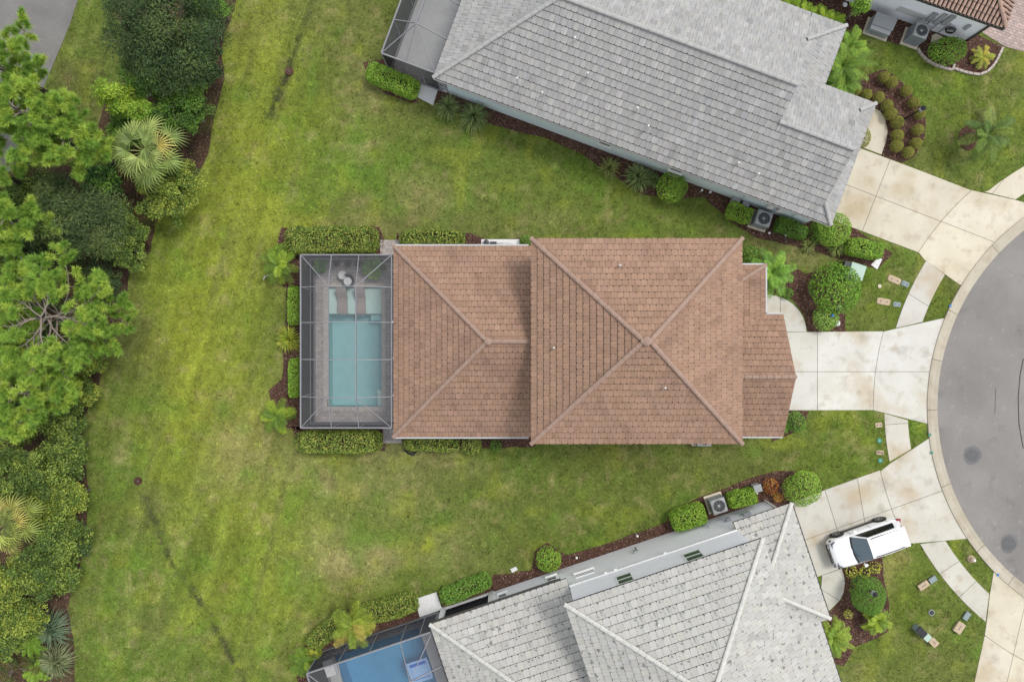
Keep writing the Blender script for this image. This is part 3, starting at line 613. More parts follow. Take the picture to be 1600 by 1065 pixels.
for p, q in ((TB(-8.95, -11.84, 2.9), TB(14.02, -11.84, 2.9)), (TB(14.06, -11.85, 2.9), TB(14.06, nw, 2.9)), (TB(11.1, -19, 2.9), TB(11.1, n1, 2.9))):
    B.part(beam(p, q, .03, .14), 'fascia', 'cap_grey')
for t in (1.05, 5.35): B.window(TB, t, -12.3, 1.15, 2.05, .75, 1)
gd = B.part(lb(MB(), TB, 13.56, 13.62, -17.6, -12.9, .02, 2.2), 'garage_door', 'white_trim')
for k in range(4): B.part(lb(MB(), TB, 13.63, 13.66, -17.5, -13.0, .1 + .53 * k, .57 + .53 * k), 'panel', 'white_trim', gd)
for (u, v, z) in ((898, 62, 5.0), (918, 117, 4.5), (808, 125, 4.0), (1012, 199, 4.0), (995, 171, 4.2), (1152, 256, 3.6), (1183, 273, 3.6), (847, 147, 3.7)): B.vent(P(u, v, z), .055, .3)
foot(TB, -8.5, 13.6, -21.9, -12.3)

# ---- pale grey two-storey house below
C = House('pale_tiled_house', 'white two-storey house with pale grey lichen-spotted tiled roofs', TC(2, 18, 0), 'tile_pale', 'cap_pale', .345, .40, tvar=.05)
e, t0, t1, n0, n1 = 6.2, -1.64, 8.68, 13.19, 23.45; tm, nm = (t0 + t1) / 2, (n0 + n1) / 2; h = 5.13; zr = e + .5 * h; ta, tb = tm - .03, tm + .03
C.slope([TC(t1, n0, e), TC(t0, n0, e), TC(ta, nm, zr), TC(tb, nm, zr)]); C.slope([TC(t0, n1, e), TC(t1, n1, e), TC(tb, nm, zr), TC(ta, nm, zr)])
C.slope([TC(t0, n0, e), TC(t0, n1, e), TC(ta, nm, zr)]); C.slope([TC(t1, n1, e), TC(t1, n0, e), TC(tb, nm, zr)])
for c in ((t0, n0), (t0, n1)): C.hip(TC(*c, e + .03), TC(ta, nm, zr + .03))
for c in ((t1, n0), (t1, n1)): C.hip(TC(*c, e + .03), TC(tb, nm, zr + .03))
e2, l0 = 2.9, -9.1; la = l0 + 5.13; zl = e2 + .5 * 5.13
C.slope([TC(l0, n0, e2), TC(-1.3, n0, e2), TC(-1.3, nm, zl), TC(la, nm, zl)]); C.slope([TC(-1.3, n1, e2), TC(l0, n1, e2), TC(la, nm, zl), TC(-1.3, nm, zl)]); C.slope([TC(l0, n1, e2), TC(l0, n0, e2), TC(la, nm, zl)])
C.hip(TC(l0, n0, e2 + .03), TC(la, nm, zl + .03)); C.hip(TC(l0, n1, e2 + .03), TC(la, nm, zl + .03)); C.hip(TC(la, nm, zl + .03), TC(-1.4, nm, zl + .03))
gt, ga_, gb = 11.6, 13.17, 19.75; gm = (ga_ + gb) / 2; gz = e2 + .5 * 3.29
C.slope([TC(gt, ga_, e2), TC(8.28, ga_, e2), TC(8.28, gm, gz), TC(gt - 3.29, gm, gz)]); C.slope([TC(8.28, gb, e2), TC(gt, gb, e2), TC(gt - 3.29, gm, gz), TC(8.28, gm, gz)]); C.slope([TC(gt, gb, e2), TC(gt, ga_, e2), TC(gt - 3.29, gm, gz)])
C.hip(TC(gt, ga_, e2 + .03), TC(gt - 3.2, gm - .09, gz + .0)); C.hip(TC(gt, gb, e2 + .03), TC(gt - 3.2, gm + .09, gz))
C.slope([TC(11.05, n1, e2), TC(11.05, 18, e2), TC(8.28, 18, e2 + 1.385), TC(8.28, n1, e2 + 1.385)])
C.finish()
wl = MB(); lb(wl, TC, -5.65, 11.0, 13.57, 19.2, 0, 2.86); lb(wl, TC, -5.64, 10.6, 19.2, 23.0, 0, 2.85); C.part(wl, 'wall', 'wall_white')
wl = MB(); lb(wl, TC, -1.25, 8.3, 13.55, 23.05, 2.865, 6.15); C.part(wl, 'upper_wall', 'wall_white')
C.part(lb(MB(), TC, -1.27, 8.3, 13.49, 13.545, 3.06, 3.18), 'band', 'white_trim')
for t in (.83, 1.38, 4.2): C.part(lb(MB(), TC, t - .08, t + .08, 13.40, 13.485, 3.02, 3.22), 'soffit_vent', 'white_trim')
C.window(TC, -2.15, 13.57, .8, 1.9, .6, -1); C.window(TC, -.27, 13.57, 1.75, 2.25, 1.1, -1); C.window(TC, -5.1, 13.57, .9, 1.9, .5, -1)
C.window(TC, 1.64, 13.55, 4.0, 5.2, .85, -1, 'glass_green', False); C.window(TC, 5.39, 13.55, 4.0, 5.2, .95, -1, 'glass_green', False)
for k, (t, n) in enumerate(((-8.75, 13.6), (-5.8, 13.6))): C.part(lb(MB(), TC, t - .15, t + .15, n - .1, n + .2, 0, 2.8), 'column', 'white_trim')
see_through('screen_wall', (.055, .055, .066), .82);  see_through('screen_dark', (.035, .035, .04), .80)
C.part(lb(MB(), TC, -8.6, -5.95, 13.62, 13.64, .2, 2.7), 'lanai_screen', 'screen_dark'); C.part(lb(MB(), TC, -8.6, -5.95, 13.5, 13.7, .02, .2), 'kick_plate', 'white_trim')
for p, q in ((TC(11.66, 13.1, 2.83), TC(11.66, 19.8, 2.83)), (TC(11.1, 19.85, 2.83), TC(11.1, n1, 2.83)), (TC(l0, 13.12, 2.83), TC(-1.6, 13.12, 2.83)), (TC(-9.16, 13.2, 2.83), TC(-9.16, n1, 2.83))): C.part(beam(p, q, .07, .12), 'gutter', 'dark_trim')
for (u, v, z) in ((1028, 972, 7.1), (992, 1053, 7.0)): C.vent(P(u, v, z), .06, .3)
C.part(rod(TC(11.05, 13.5, .1), TC(11.05, 13.5, 2.8), .05), 'downspout', 'white_trim')
gd = C.part(lb(MB(), TC, 11.01, 11.06, 14.0, 18.8, .02, 2.2), 'garage_door', 'white_trim')
for k in range(4): C.part(lb(MB(), TC, 11.07, 11.1, 14.1, 18.7, .1 + .53 * k, .57 + .53 * k), 'panel', 'white_trim', gd)
foot(TC, -9, 11.0, 13.5, 23.0)

# ---- white house at the upper right corner, barrel tiles
D = thing('barrel_tiled_house', P(1500, 20), 'white house with brown barrel-tiled roof at the upper right corner', 'house')
def TD(t, n, z=0.0):    # t right along the wall, n away from it; origin = wall corner on the ground
    c = P2(1504.5, 65.7); a = (.944, -.330); b = (.330, .944)
    return (c[0] + t * a[0] + n * b[0], c[1] + t * a[1] + n * b[1], z)
lb(MB(), TD, -14, 0, 0, 9, 0, 2.95).build('wall', MATS['wall_white'], D)
NOGRASS.append([TD(-14, 0)[:2], TD(0, 0)[:2], TD(0, 9)[:2], TD(-14, 9)[:2]])
oh = .45; hw = 4.95
rf = MB()
def dslope(pts):
    k = len(pts); rf.add(pts + [(x, y, z - .15) for x, y, z in pts], [tuple(range(k)), tuple(range(2 * k - 1, k - 1, -1))] + [(i, i + k, (i + 1) % k + k, (i + 1) % k) for i in range(k)])
apx = (oh - hw, hw - oh, 3.0 + .4 * hw)
dslope([TD(-14, -oh, 3), TD(oh, -oh, 3), TD(*apx), TD(-14, apx[1], apx[2])]); dslope([TD(oh, -oh, 3), TD(oh, 2 * hw - oh, 3), TD(*apx)]); dslope([TD(oh, 2 * hw - oh, 3), TD(-14, 2 * hw - oh, 3), TD(-14, apx[1], apx[2]), TD(*apx)])
roofD = rf.build('roof', MATS['underlay'], D)
def barrel(w_=.17, L=.42):
    pr = [(math.cos(a) * w_ / 2, math.sin(a) * w_ * .42) for a in np.linspace(0, math.pi, 7)]; k = len(pr)
    V = [(x, -.02, z + .035) for x, z in pr] + [(x * .86, L, z * .86 + .005) for x, z in pr] + [(x * .8, -.02, z * .75 + .03) for x, z in pr]
    return V, [(j + 1, j, k + j, k + j + 1) for j in range(k - 1)] + [(j, j + 1, 2 * k + j + 1, 2 * k + j) for j in range(k - 1)]
bm_ = []
for i in range(6):
    V, F_ = barrel(); f = random.uniform(.88, 1.12); x0 = random.uniform(0, 9); me = fast_mesh('barrel_tile', V, F_, np.tile((f, f, f), (len(V), 1)), [(x0 + a, b) for a, b, c in V]); me.materials.append(MATS['tile_barrel']); bm_.append(me)
invD = W[roofD].inverted()
def barrels(o, u, v, n, inside, nu, nv):
    for r in range(nv):
        for k in range(nu):
            p = o + u * (k * .235 + .1) + v * (r * .36)
            if inside(p + v * .2):
                m = Matrix((u, v, n)).transposed().to_4x4(); m.translation = p; link('barrel_tile', random.choice(bm_), None, roofD, invD @ m)
u = (Vector(TD(1, 0)) - Vector(TD(0, 0))); nn_ = (Vector(TD(0, 1)) - Vector(TD(0, 0))); v = (nn_ + Vector((0, 0, .4))).normalized()
def loc(p): q = p - Vector(TD(0, 0)); return q.dot(u), q.dot(nn_)
barrels(Vector(TD(-6.0, -oh, 3.0)), u, v, u.cross(v), lambda p: loc(p)[0] - oh < -(loc(p)[1] + oh) and loc(p)[1] < 3.4, 28, 11)
v2 = (-u + Vector((0, 0, .4))).normalized()
barrels(Vector(TD(oh, -oh, 3.0)), nn_, v2, nn_.cross(v2), lambda p: oh - loc(p)[0] < loc(p)[1] + oh, 20, 9)
for k in range(9):
    a = Vector(TD(oh, -oh, 3.05)); b = Vector(TD(*apx)); t = (b - a).normalized(); sd_ = t.cross(Vector((0, 0, 1))).normalized(); m = Matrix((sd_, t, sd_.cross(t))).transposed().to_4x4(); m.translation = a + t * .4 * k + Vector((0, 0, .03))
    link('ridge_cap', bm_[k % 6], None, roofD, invD @ m @ Matrix.Diagonal((1.35, 1, 1.2, 1)))
beam(TD(-14, -oh - .04, 2.93), TD(oh, -oh - .04, 2.93), .06, .16).build('gutter', MATS['dark_trim'], D); beam(TD(oh + .04, -oh, 2.93), TD(oh + .04, 9, 2.93), .06, .16).build('gutter', MATS['dark_trim'], D)
beam(TD(.05, -.05, .05), TD(.05, -.05, 2.9), .1, .1).build('downspout', MATS['dark_trim'], D)
lb(MB(), TD, -4.6, -3.0, -.03, 0, .7, 1.2).build('wall_vent', MATS['pvc'], D)
# ------------------------------------------------------------ screened pool cages, decks, pools
mat('aluminium', (.20, .20, .215), (.235, .235, .25), scale=3, rough=.5, spec=.5)
mat('aluminium_dark', (.085, .085, .09), rough=.5)
mat('deck_paver', (.34, .31, .30), (.44, .405, .38), scale=2.4, rough=.9, fine=(12, .2)); brick_nodes(MATS['deck_paver'], .36, .2, .010, 0, .62)
mat('deck_plain', (.40, .40, .395), (.46, .46, .45), scale=1.2, rough=.9, fine=(18, .06))
mat('coping', (.42, .385, .35), (.50, .46, .42), scale=4, rough=.9, fine=(12, .2))
mat('plaster_pool', (.42, .615, .63), (.48, .66, .67), scale=2, rough=.8)
mat('plaster_shelf', (.84, .85, .78), (.88, .88, .82), scale=4, rough=.8, fine=(20, .06))
mat('plaster_blue', (.26, .46, .62), (.31, .51, .67), scale=1.5, rough=.8)
see_through('screen_roof', (.17, .17, .18), .24); see_through('water', (1, 1, 1), 0, .04, True, (.90, .97, .972)); see_through('water_blue', (1, 1, 1), 0, .04, True, (.76, .92, .98))
mat('lounger_plastic', (.33, .29, .27), rough=.5); mat('pot_dark', (.05, .05, .055), rough=.5); mat('blue_float', (.05, .14, .50), rough=.5); mat('float_light', (.30, .48, .75), rough=.5)
def cage(name, label, T, t0, t1, nA, nB, ta, tb, nl, fm='aluminium', rail=True, door=None, zl=2.7, zh=3.35, xw=(), roofm='screen_roof', wallm='screen_wall', loc=None):
    c = thing(name, T((t0 + t1) / 2, (nA + nB) / 2, 0), label, 'pool cage'); fm_ = MATS[fm]
    def bar(p, q, a=.038, b=.08): beam(T(*p), T(*q), a, b).build('frame_bar', fm_, c)
    def pan(pts, m): MB().add([T(*p) for p in pts], [tuple(range(len(pts)))]).build('screen_panel', MATS[m], c)
    one = abs(ta - tb) < .01; ins = [ta] if one else [ta, tb]
    for p, q in (((t0, nA), (t1, nA)), ((t0, nB), (t1, nB)), ((t0, nA), (t0, nB)), ((t1, nA), (t1, nB))): bar((*p, zl), (*q, zl), .07, .10)
    for t in ins: bar((t, nl[0], zh), (t, nl[-1], zh), .05, .12)
    for n in nl:
        bar((t0, n, zl), (ta, n, zh)); bar((tb, n, zh), (t1, n, zl))
        if not one: bar((ta, n, zh), (tb, n, zh))
    zz = zh - .012; zq = zl - .005
    for nE, nI in ((nA, nl[0]), (nB, nl[-1])):
        bar((t0, nE, zl), (ta, nI, zh)); bar((t1, nE, zl), (tb, nI, zh))
        for t in ins: bar((t, nE, zl), (t, nI, zh))
        pan([(t0, nE, zq), (ta, nE, zq), (ta, nI, zz)], roofm); pan([(t0, nE, zq), (ta, nI, zz), (t0, nI, zq)], roofm)
        pan([(t1, nE, zq), (tb, nE, zq), (tb, nI, zz)], roofm); pan([(t1, nE, zq), (tb, nI, zz), (t1, nI, zq)], roofm)
        if not one: pan([(ta, nE, zq), (tb, nE, zq), (tb, nI, zz), (ta, nI, zz)], roofm)
    for a, b in zip(nl[:-1], nl[1:]):
        pan([(t0, a, zq), (ta, a, zz), (ta, b, zz), (t0, b, zq)], roofm); pan([(tb, a, zz), (t1, a, zq), (t1, b, zq), (tb, b, zz)], roofm)
        if not one: pan([(ta, a, zz), (tb, a, zz), (tb, b, zz), (ta, b, zz)], roofm)
    ns = [nA] + list(nl) + [nB]
    for a, b in zip(ns[:-1], ns[1:]): pan([(t0, a, .25), (t0, b, .25), (t0, b, zl - .06), (t0, a, zl - .06)], wallm)
    for n in ns: bar((t0, n, 0), (t0, n, zl - .05), .05, .05)
    if rail: bar((t0, nA, .95), (t0, nB, .95), .05, .05)
    ts = [t0] + (list(xw) or ins) + [t1]
    for nE in (nA, nB):
        for a, b in zip(ts[:-1], ts[1:]): pan([(a, nE, .25), (b, nE, .25), (b, nE, zl - .06), (a, nE, zl - .06)], wallm)
        for t in ts[1:]: bar((t, nE, 0), (t, nE, zl - .05), .05, .05)
        if rail: bar((t0, nE, .95), (t1, nE, .95), .05, .05)
        lb(MB(), T, t0, t1, nE - .03, nE + .03, .03, .25).build('kick_plate', MATS['aluminium' if fm != 'aluminium_dark' else fm], c)
    lb(MB(), T, t0 - .03, t0 + .03, min(nA, nB), max(nA, nB), .03, .25).build('kick_plate', MATS['aluminium' if fm != 'aluminium_dark' else fm], c)
    return c
def pool(T, deck_rect, pr, depth, deckm, plasterm, waterm, lab_deck, lab_pool, shelf=None, step=None, cop=True):
    t0, t1, n0, n1 = deck_rect; a0, a1, b0, b1 = pr; dz = .03
    m = MB()
    for (p0, p1, q0, q1) in ((t0, a0, n0, n1), (a1, t1, n0, n1), (a0, a1, n0, b0), (a0, a1, b1, n1)): lb(m, T, p0, p1, q0, q1, -.12, dz)
    dk = m.build('pool_deck', MATS[deckm]); tag(dk, lab_deck, kind='structure'); NOGRASS.append([T(*x)[:2] for x in ((t0, n0), (t1, n0), (t1, n1), (t0, n1))])
    ro = thing('swimming_pool', T((a0 + a1) / 2, (b0 + b1) / 2, -depth), lab_pool, 'pool')
    bs = MB(); pts = [(a0, b0), (a1, b0), (a1, b1), (a0, b1)]
    vv = [T(*p, -depth) for p in pts] + [T(*p, -.10) for p in pts]; bs.add(vv, [(0, 1, 2, 3)] + [(i, (i + 1) % 4, (i + 1) % 4 + 4, i + 4) for i in range(4)])
    bs.build('basin', MATS[plasterm], ro)
    lb(MB(), T, a0 + .002, a1 - .002, b0 + .002, b1 - .002, -.105, -.10).build('water', MATS[waterm], ro)
    if shelf: lb(MB(), T, *shelf, -depth + .01, -.22).build('sun_shelf', MATS['plaster_shelf'], ro)
    if step: lb(MB(), T, *step, -depth + .01, -.42).build('step', MATS[plasterm], ro)
    if cop:
        L = .42
        def run(p, q, horizontal):
            k = max(1, round((q - p) / L))
            for i in range(k):
                s0, s1 = p + (q - p) * i / k + .008, p + (q - p) * (i + 1) / k - .008
                for e_, sgn in ((0, -1), (1, 1)):
                    if horizontal: o = lb(MB(), T, s0, s1, *sorted(((b0, b1)[e_], (b0, b1)[e_] + sgn * .24)), -.05, .06 + random.uniform(-.003, .003))
                    else: o = lb(MB(), T, *sorted(((a0, a1)[e_], (a0, a1)[e_] + sgn * .24)), s0, s1, -.05, .06 + random.uniform(-.003, .003))
                    o.build('coping_stone', MATS['coping'], ro)
        run(a0 - .24, a1 + .24, True); run(b0, b1, False)
    return ro
# middle house
cage('pool_cage', 'grey framed screen enclosure over the teal pool of the brown-roofed house', TA, -11.54, -6.57, 4.70, -4.74, -9.86, -8.37, [2.94, 1.01, -1.01, -3.04])
pool(TA, (-11.5, -6.02, -4.72, 4.68), (-10.80, -7.62, -3.84, 3.15), 1.15, 'deck_paver', 'plaster_pool', 'water', 'grey paver deck round the teal pool', 'teal swimming pool with a pale sun shelf', shelf=(-10.79, -7.63, 1.6, 3.14), step=None)
ro_ = [o for o in bpy.data.objects if o.name.startswith('swimming_pool')][0]
lb(MB(), TA, -8.35, -7.64, 1.2, 1.59, -1.14, -.45).build('step', MATS['plaster_pool'], ro_); lb(MB(), TA, -7.95, -7.64, -3.83, -2.9, -1.14, -.4).build('bench', MATS['plaster_shelf'], ro_)
for (px, lab) in (([(594,375),(624,375),(624,400),(594,400)], 'upper'), ([(598,664),(628,664),(628,692),(598,692)], 'lower')):
    o = MB().sheet(PP(px), .026).build('paver_walk', MATS['deck_paver']); tag(o, 'short grey paver walk at the %s side door of the pool cage' % lab, kind='structure'); NOGRASS.append(PP(px))
for (u, lab) in ((534.5, 'left of the two brown pool loungers on the sun shelf'), (563, 'right of the two brown pool loungers on the sun shelf')):
    x, y = P2(u, 470); lo = thing('pool_lounger', (x, y, -.22), lab, 'lounger', group='loungers on the sun shelf')
    prof = [(-.82, .10), (-.5, .16), (-.1, .14), (.15, .20), (.45, .42), (.78, .58)]
    for nm, a, b in (('seat', 0, 3), ('backrest', 3, 5)):
        vv = [(s_ * .29 * (1 if j in (0, 5) else (.95 if j == 2 else 1.03)), prof[j][0], prof[j][1]) for j in range(a, b + 1) for s_ in (-1, 1)]; k = b - a + 1
        vv += [(x_, y_, z_ - .07) for x_, y_, z_ in vv]; q = 2 * k
        fs = [(2 * i, 2 * i + 1, 2 * i + 3, 2 * i + 2) for i in range(k - 1)] + [(q + 2 * i + 2, q + 2 * i + 3, q + 2 * i + 1, q + 2 * i) for i in range(k - 1)] + [(2 * i, 2 * i + 2, q + 2 * i + 2, q + 2 * i) for i in range(k - 1)] + [(2 * i + 3, 2 * i + 1, q + 2 * i + 1, q + 2 * i + 3) for i in range(k - 1)] + [(0, q, q + 1, 1), (2 * k - 2, 2 * k - 1, q + 2 * k - 1, q + 2 * k - 2)]
        MB().add(vv, fs).build(nm, MATS['lounger_plastic'], lo, local=True)
    MB().box((0, .45, .14), (.46, .3, .28)).build('base', MATS['lounger_plastic'], lo, local=True); MB().box((0, -.45, .04), (.46, .3, .08)).build('base', MATS['lounger_plastic'], lo, local=True)
for i, u in enumerate((528, 546, 561.5)):
    x, y = P2(u, 412.5); t = thing('plant_pot', (x, y, .03), '%s of the three dark pots in a row on the pool deck' % ('left', 'middle', 'right')[i], 'pot', group='dark pots on the pool deck')
    MB().lathe((0, 0, 0), [(.10, 0), (.15, .05), (.19, .30), (.205, .32), (.205, .36), (.17, .36), (.165, .30), (.0, .30)], 16, cap=False).build('pot', MATS['pot_dark'], t, local=True)
    MB().lathe((0, 0, 0), [(.16, .29), (.1, .33), (.0, .34)], 10, cap=False).build('soil', MATS['mulch'], t, local=True)
t = thing('patio_chair', (*P2(548, 440), .03), 'dark round patio chair with a pale cushion on the pool deck', 'chair', rz=.4)
MB().lathe((0, 0, 0), [(.26, .36), (.33, .40), (.33, .45), (.26, .45), (.0, .45)], 18, cap=False).build('seat', MATS['pot_dark'], t, local=True)
bk = MB(); an = np.linspace(-.9, 1.7, 12); vv = []
for a in an: vv += [(.34 * math.cos(a), .34 * math.sin(a), .42), (.40 * math.cos(a), .40 * math.sin(a), .80), (.36 * math.cos(a), .36 * math.sin(a), .80), (.30 * math.cos(a), .30 * math.sin(a), .42)]
bk.add(vv, [(4 * i + j, 4 * i + (j + 1) % 4, 4 * i + 4 + (j + 1) % 4, 4 * i + 4 + j) for i in range(11) for j in range(4)] + [(3, 2, 1, 0), (44, 45, 46, 47)]).build('backrest', MATS['pot_dark'], t, local=True)
MB().lathe((-.06, 0, .45), [(.22, 0), (.25, .04), (.22, .08), (0, .09)], 16, cap=False).build('cushion', MATS['white_slab'], t, local=True)
for k in range(4): rod((.2 * math.cos(k * 1.57 + .78), .2 * math.sin(k * 1.57 + .78), .38), (.26 * math.cos(k * 1.57 + .78), .26 * math.sin(k * 1.57 + .78), 0), .018).build('leg', MATS['pot_dark'], t, local=True)
t = thing('side_table', (*P2(538, 431), .03), 'small pale round side table beside the dark patio chair', 'table')
MB().lathe((0, 0, 0), [(.0, .42), (.24, .42), (.25, .44), (.24, .46), (0, .46)], 18, cap=False).build('table_top', MATS['white_slab'], t, local=True); rod((0, 0, 0.02), (0, 0, .42), .03, 8).build('pedestal', MATS['aluminium'], t, local=True); MB().lathe((0, 0, 0), [(.16, 0), (.16, .02), (.03, .04)], 14).build('base', MATS['aluminium'], t, local=True)
# grey house above
cage('pool_cage', 'dark framed screen enclosure at the grey-roofed house', TB, -12.15, -9.0, -12.25, -22.2, -10.75, -10.75, [-14.2, -16.2, -18.2, -20.2], 'aluminium', rail=False, xw=(-10.75, -9.9), roofm='screen_roof', wallm='screen_dark')
o = lb(MB(), TB, -12.1, -8.6, -22.2, -12.28, -.1, .03).build('patio', MATS['deck_plain']); tag(o, 'plain grey patio floor inside the dark framed enclosure', kind='structure'); foot(TB, -12.1, -8.6, -22.2, -12.28)
# pale house below
cage('pool_cage', 'grey framed screen enclosure over the blue pool at the bottom', TC, -16.4, -9.15, 13.66, 23.2, -14.6, -11.0, [15.6, 17.5, 19.4, 21.3], 'aluminium', rail=False, xw=(-14.6, -12.8, -11.0, -9.9))
rb = pool(TC, (-16.36, -9.0, 13.7, 23.0), (-15.75, -10.5, 14.15, 20.5), 1.5, 'deck_plain', 'plaster_blue', 'water_blue', 'plain grey deck round the blue pool', 'bright blue swimming pool at the bottom of the photo', cop=False)
fl = thing('pool_float', TC(-11.25, 16.6, -.10), 'light blue rectangular pool float with dark blue headrest', 'float', rz=.32)
MB().box((0, -.55, .06), (1.25, .16, .14)).box((0, .55, .06), (1.25, .16, .14)).box((-.57, 0, .06), (.16, .94, .14)).box((.57, 0, .06), (.16, .94, .14)).build('rim', MATS['float_light'], fl, local=True)
MB().box((0, .42, .10), (.95, .16, .12)).build('headrest', MATS['blue_float'], fl, local=True); MB().box((0, -.07, .02), (.98, .80, .03)).build('net', MATS['float_light'], fl, local=True)
st = thing('deck_storage_box', TC(-16.0, 14.55, .03), 'white storage box in the corner of the lower pool cage', 'box', rz=.32)
MB().box((0, 0, .25), (.5, .9, .5)).build('body', MATS['white_trim'], st, local=True); MB().box((0, 0, .53), (.56, .96, .06)).build('lid', MATS['white_slab'], st, local=True)
# ------------------------------------------------------------ vegetation
mat('leaf', (1, 1, 1), None, rough=.55, attr='color', spec=.3, trans=.14)
mat('needle', (1, 1, 1), None, rough=.6, attr='color', spec=.2, trans=.12)
mat('bark', (.11, .085, .065), (.19, .155, .125), scale=8, rough=1, fine=(20, .3), bump=(20, .8, .03))
mat('bark_dark', (.022, .018, .016), (.05, .04, .035), scale=8, rough=1); mat('bark_pale', (.19, .155, .13), (.27, .225, .19), scale=6, rough=1, fine=(20, .3))
LG = [(.20, .34, .035), (.26, .38, .05), (.13, .25, .03)]; MG = [(.10, .20, .028), (.15, .26, .035), (.065, .14, .022)]; DG = [(.034, .062, .022), (.05, .085, .028), (.075, .115, .035)]
HG = [(.11, .175, .026), (.19, .25, .034), (.34, .36, .08), (.065, .12, .022)]; YG = [(.16, .215, .034), (.26, .30, .046), (.085, .135, .026)]; OG = [(.10, .155, .03), (.19, .25, .044), (.06, .10, .022)]
PG = [(.21, .33, .05), (.30, .40, .062), (.15, .26, .04)]; SG = [(.14, .20, .065), (.22, .27, .10), (.09, .14, .05)]; RD = [(.30, .07, .03), (.42, .16, .03), (.16, .05, .03), (.35, .24, .05)]; BX = [(.21, .22, .035), (.27, .26, .045), (.16, .175, .03)]
def pal(n, P_, var=.14, sel=None):
    P_ = np.array(P_); k = rng.integers(0, len(P_), n) if sel is None else sel % len(P_)
    return 1.28 * P_[k] * (1 + var * rng.standard_normal((n, 1))).clip(.5, 1.6) * (1 + .05 * rng.standard_normal((n, 3)))
def unit(v): return v / np.maximum(np.linalg.norm(v, axis=1, keepdims=True), 1e-6)
def leaf_geo(C_, N_, L, Wd, cols, curl=.12, dirn=None):
    n = len(C_); N_ = unit(N_); t = rng.standard_normal((n, 3)) if dirn is None else dirn + .25 * rng.standard_normal((n, 3))
    t = unit(t - N_ * (t * N_).sum(1, keepdims=True)); b = np.cross(N_, t)
    l = (L * rng.uniform(.7, 1.25, n))[:, None]; w_ = (Wd * rng.uniform(.75, 1.2, n))[:, None]
    V = np.stack([C_ - t * l / 2, C_ + b * w_ / 2 + N_ * w_ * curl - t * l * .05, C_ + t * l / 2 - N_ * l * curl, C_ - b * w_ / 2 + N_ * w_ * curl - t * l * .05], 1).reshape(-1, 3)
    return V, np.arange(4 * n).reshape(-1, 4), np.repeat(cols, 4, 0)
def foliage(name, C_, N_, L, Wd, cols, parent, m='leaf', curl=.12, dirn=None):
    V, F_, c = leaf_geo(C_, N_, L, Wd, cols, curl, dirn); return link(name, fast_mesh(name, V, F_, c), MATS[m], parent)
def lumps(d, k=7, amp=.16, seed=0):
    r = np.random.default_rng(seed); q = unit(r.standard_normal((k, 3))); return 1 + amp * np.clip(((d @ q.T) - .55) / .45, 0, 1).max(1) - amp * .5
def stems(root, h, r, k=5, m='bark'):
    mb = MB()
    for i in range(k):
        a = random.uniform(0, 6.28); mb.tube([(0, 0, 0), (r * .3 * math.cos(a), r * .3 * math.sin(a), h * .4), (r * .65 * math.cos(a + .3), r * .65 * math.sin(a + .3), h * .75)], [.03, .02, .008], 5)
    mb.build('stem', MATS[m], root, local=True)['kind'] = 'stuff'
_seed = [0]
def ball(u, v, r, h, label, P_=LG, L=.09, Wd=.055, dens=1.0, cat='bush', name='round_bush', group=None, ry=None, rz=0, amp=.26, rough=.06):
    "clipped round bush; r, ry in photo pixels"
    _seed[0] += 1; k = (CAMH - h * .55) / CAMH / S; rx_ = r * k; ry_ = (ry or r) * k; x, y, _ = P(u, v, h * .55)
    root = thing(name, (x, y, .015), label, cat, rz, group); n = int(dens * 1.15 * 4 * math.pi * (rx_ * ry_ + h * .5 * (rx_ + ry_) / 2) / (L * Wd) * .62); n = min(n, 7000)
    d_ = unit(rng.standard_normal((n, 3))); d_[:, 2] = np.where(d_[:, 2] < -.35, -d_[:, 2], d_[:, 2])
    rad = lumps(d_, 14, amp, _seed[0]) * (1 - np.abs(rng.normal(0, rough, n)) - .22 * (rng.random(n) < .35) * rng.random(n))
    C_ = d_ * rad[:, None] * np.array((rx_, ry_, h * .5)) + np.array((0, 0, h * .5)); C_[:, 2] = np.maximum(C_[:, 2], .03)
    foliage('foliage', C_, d_ * .8 + rng.standard_normal((n, 3)) * .55 + np.array((0, 0, .3)), L, Wd, pal(n, P_), root); stems(root, h, min(rx_, ry_)); return root
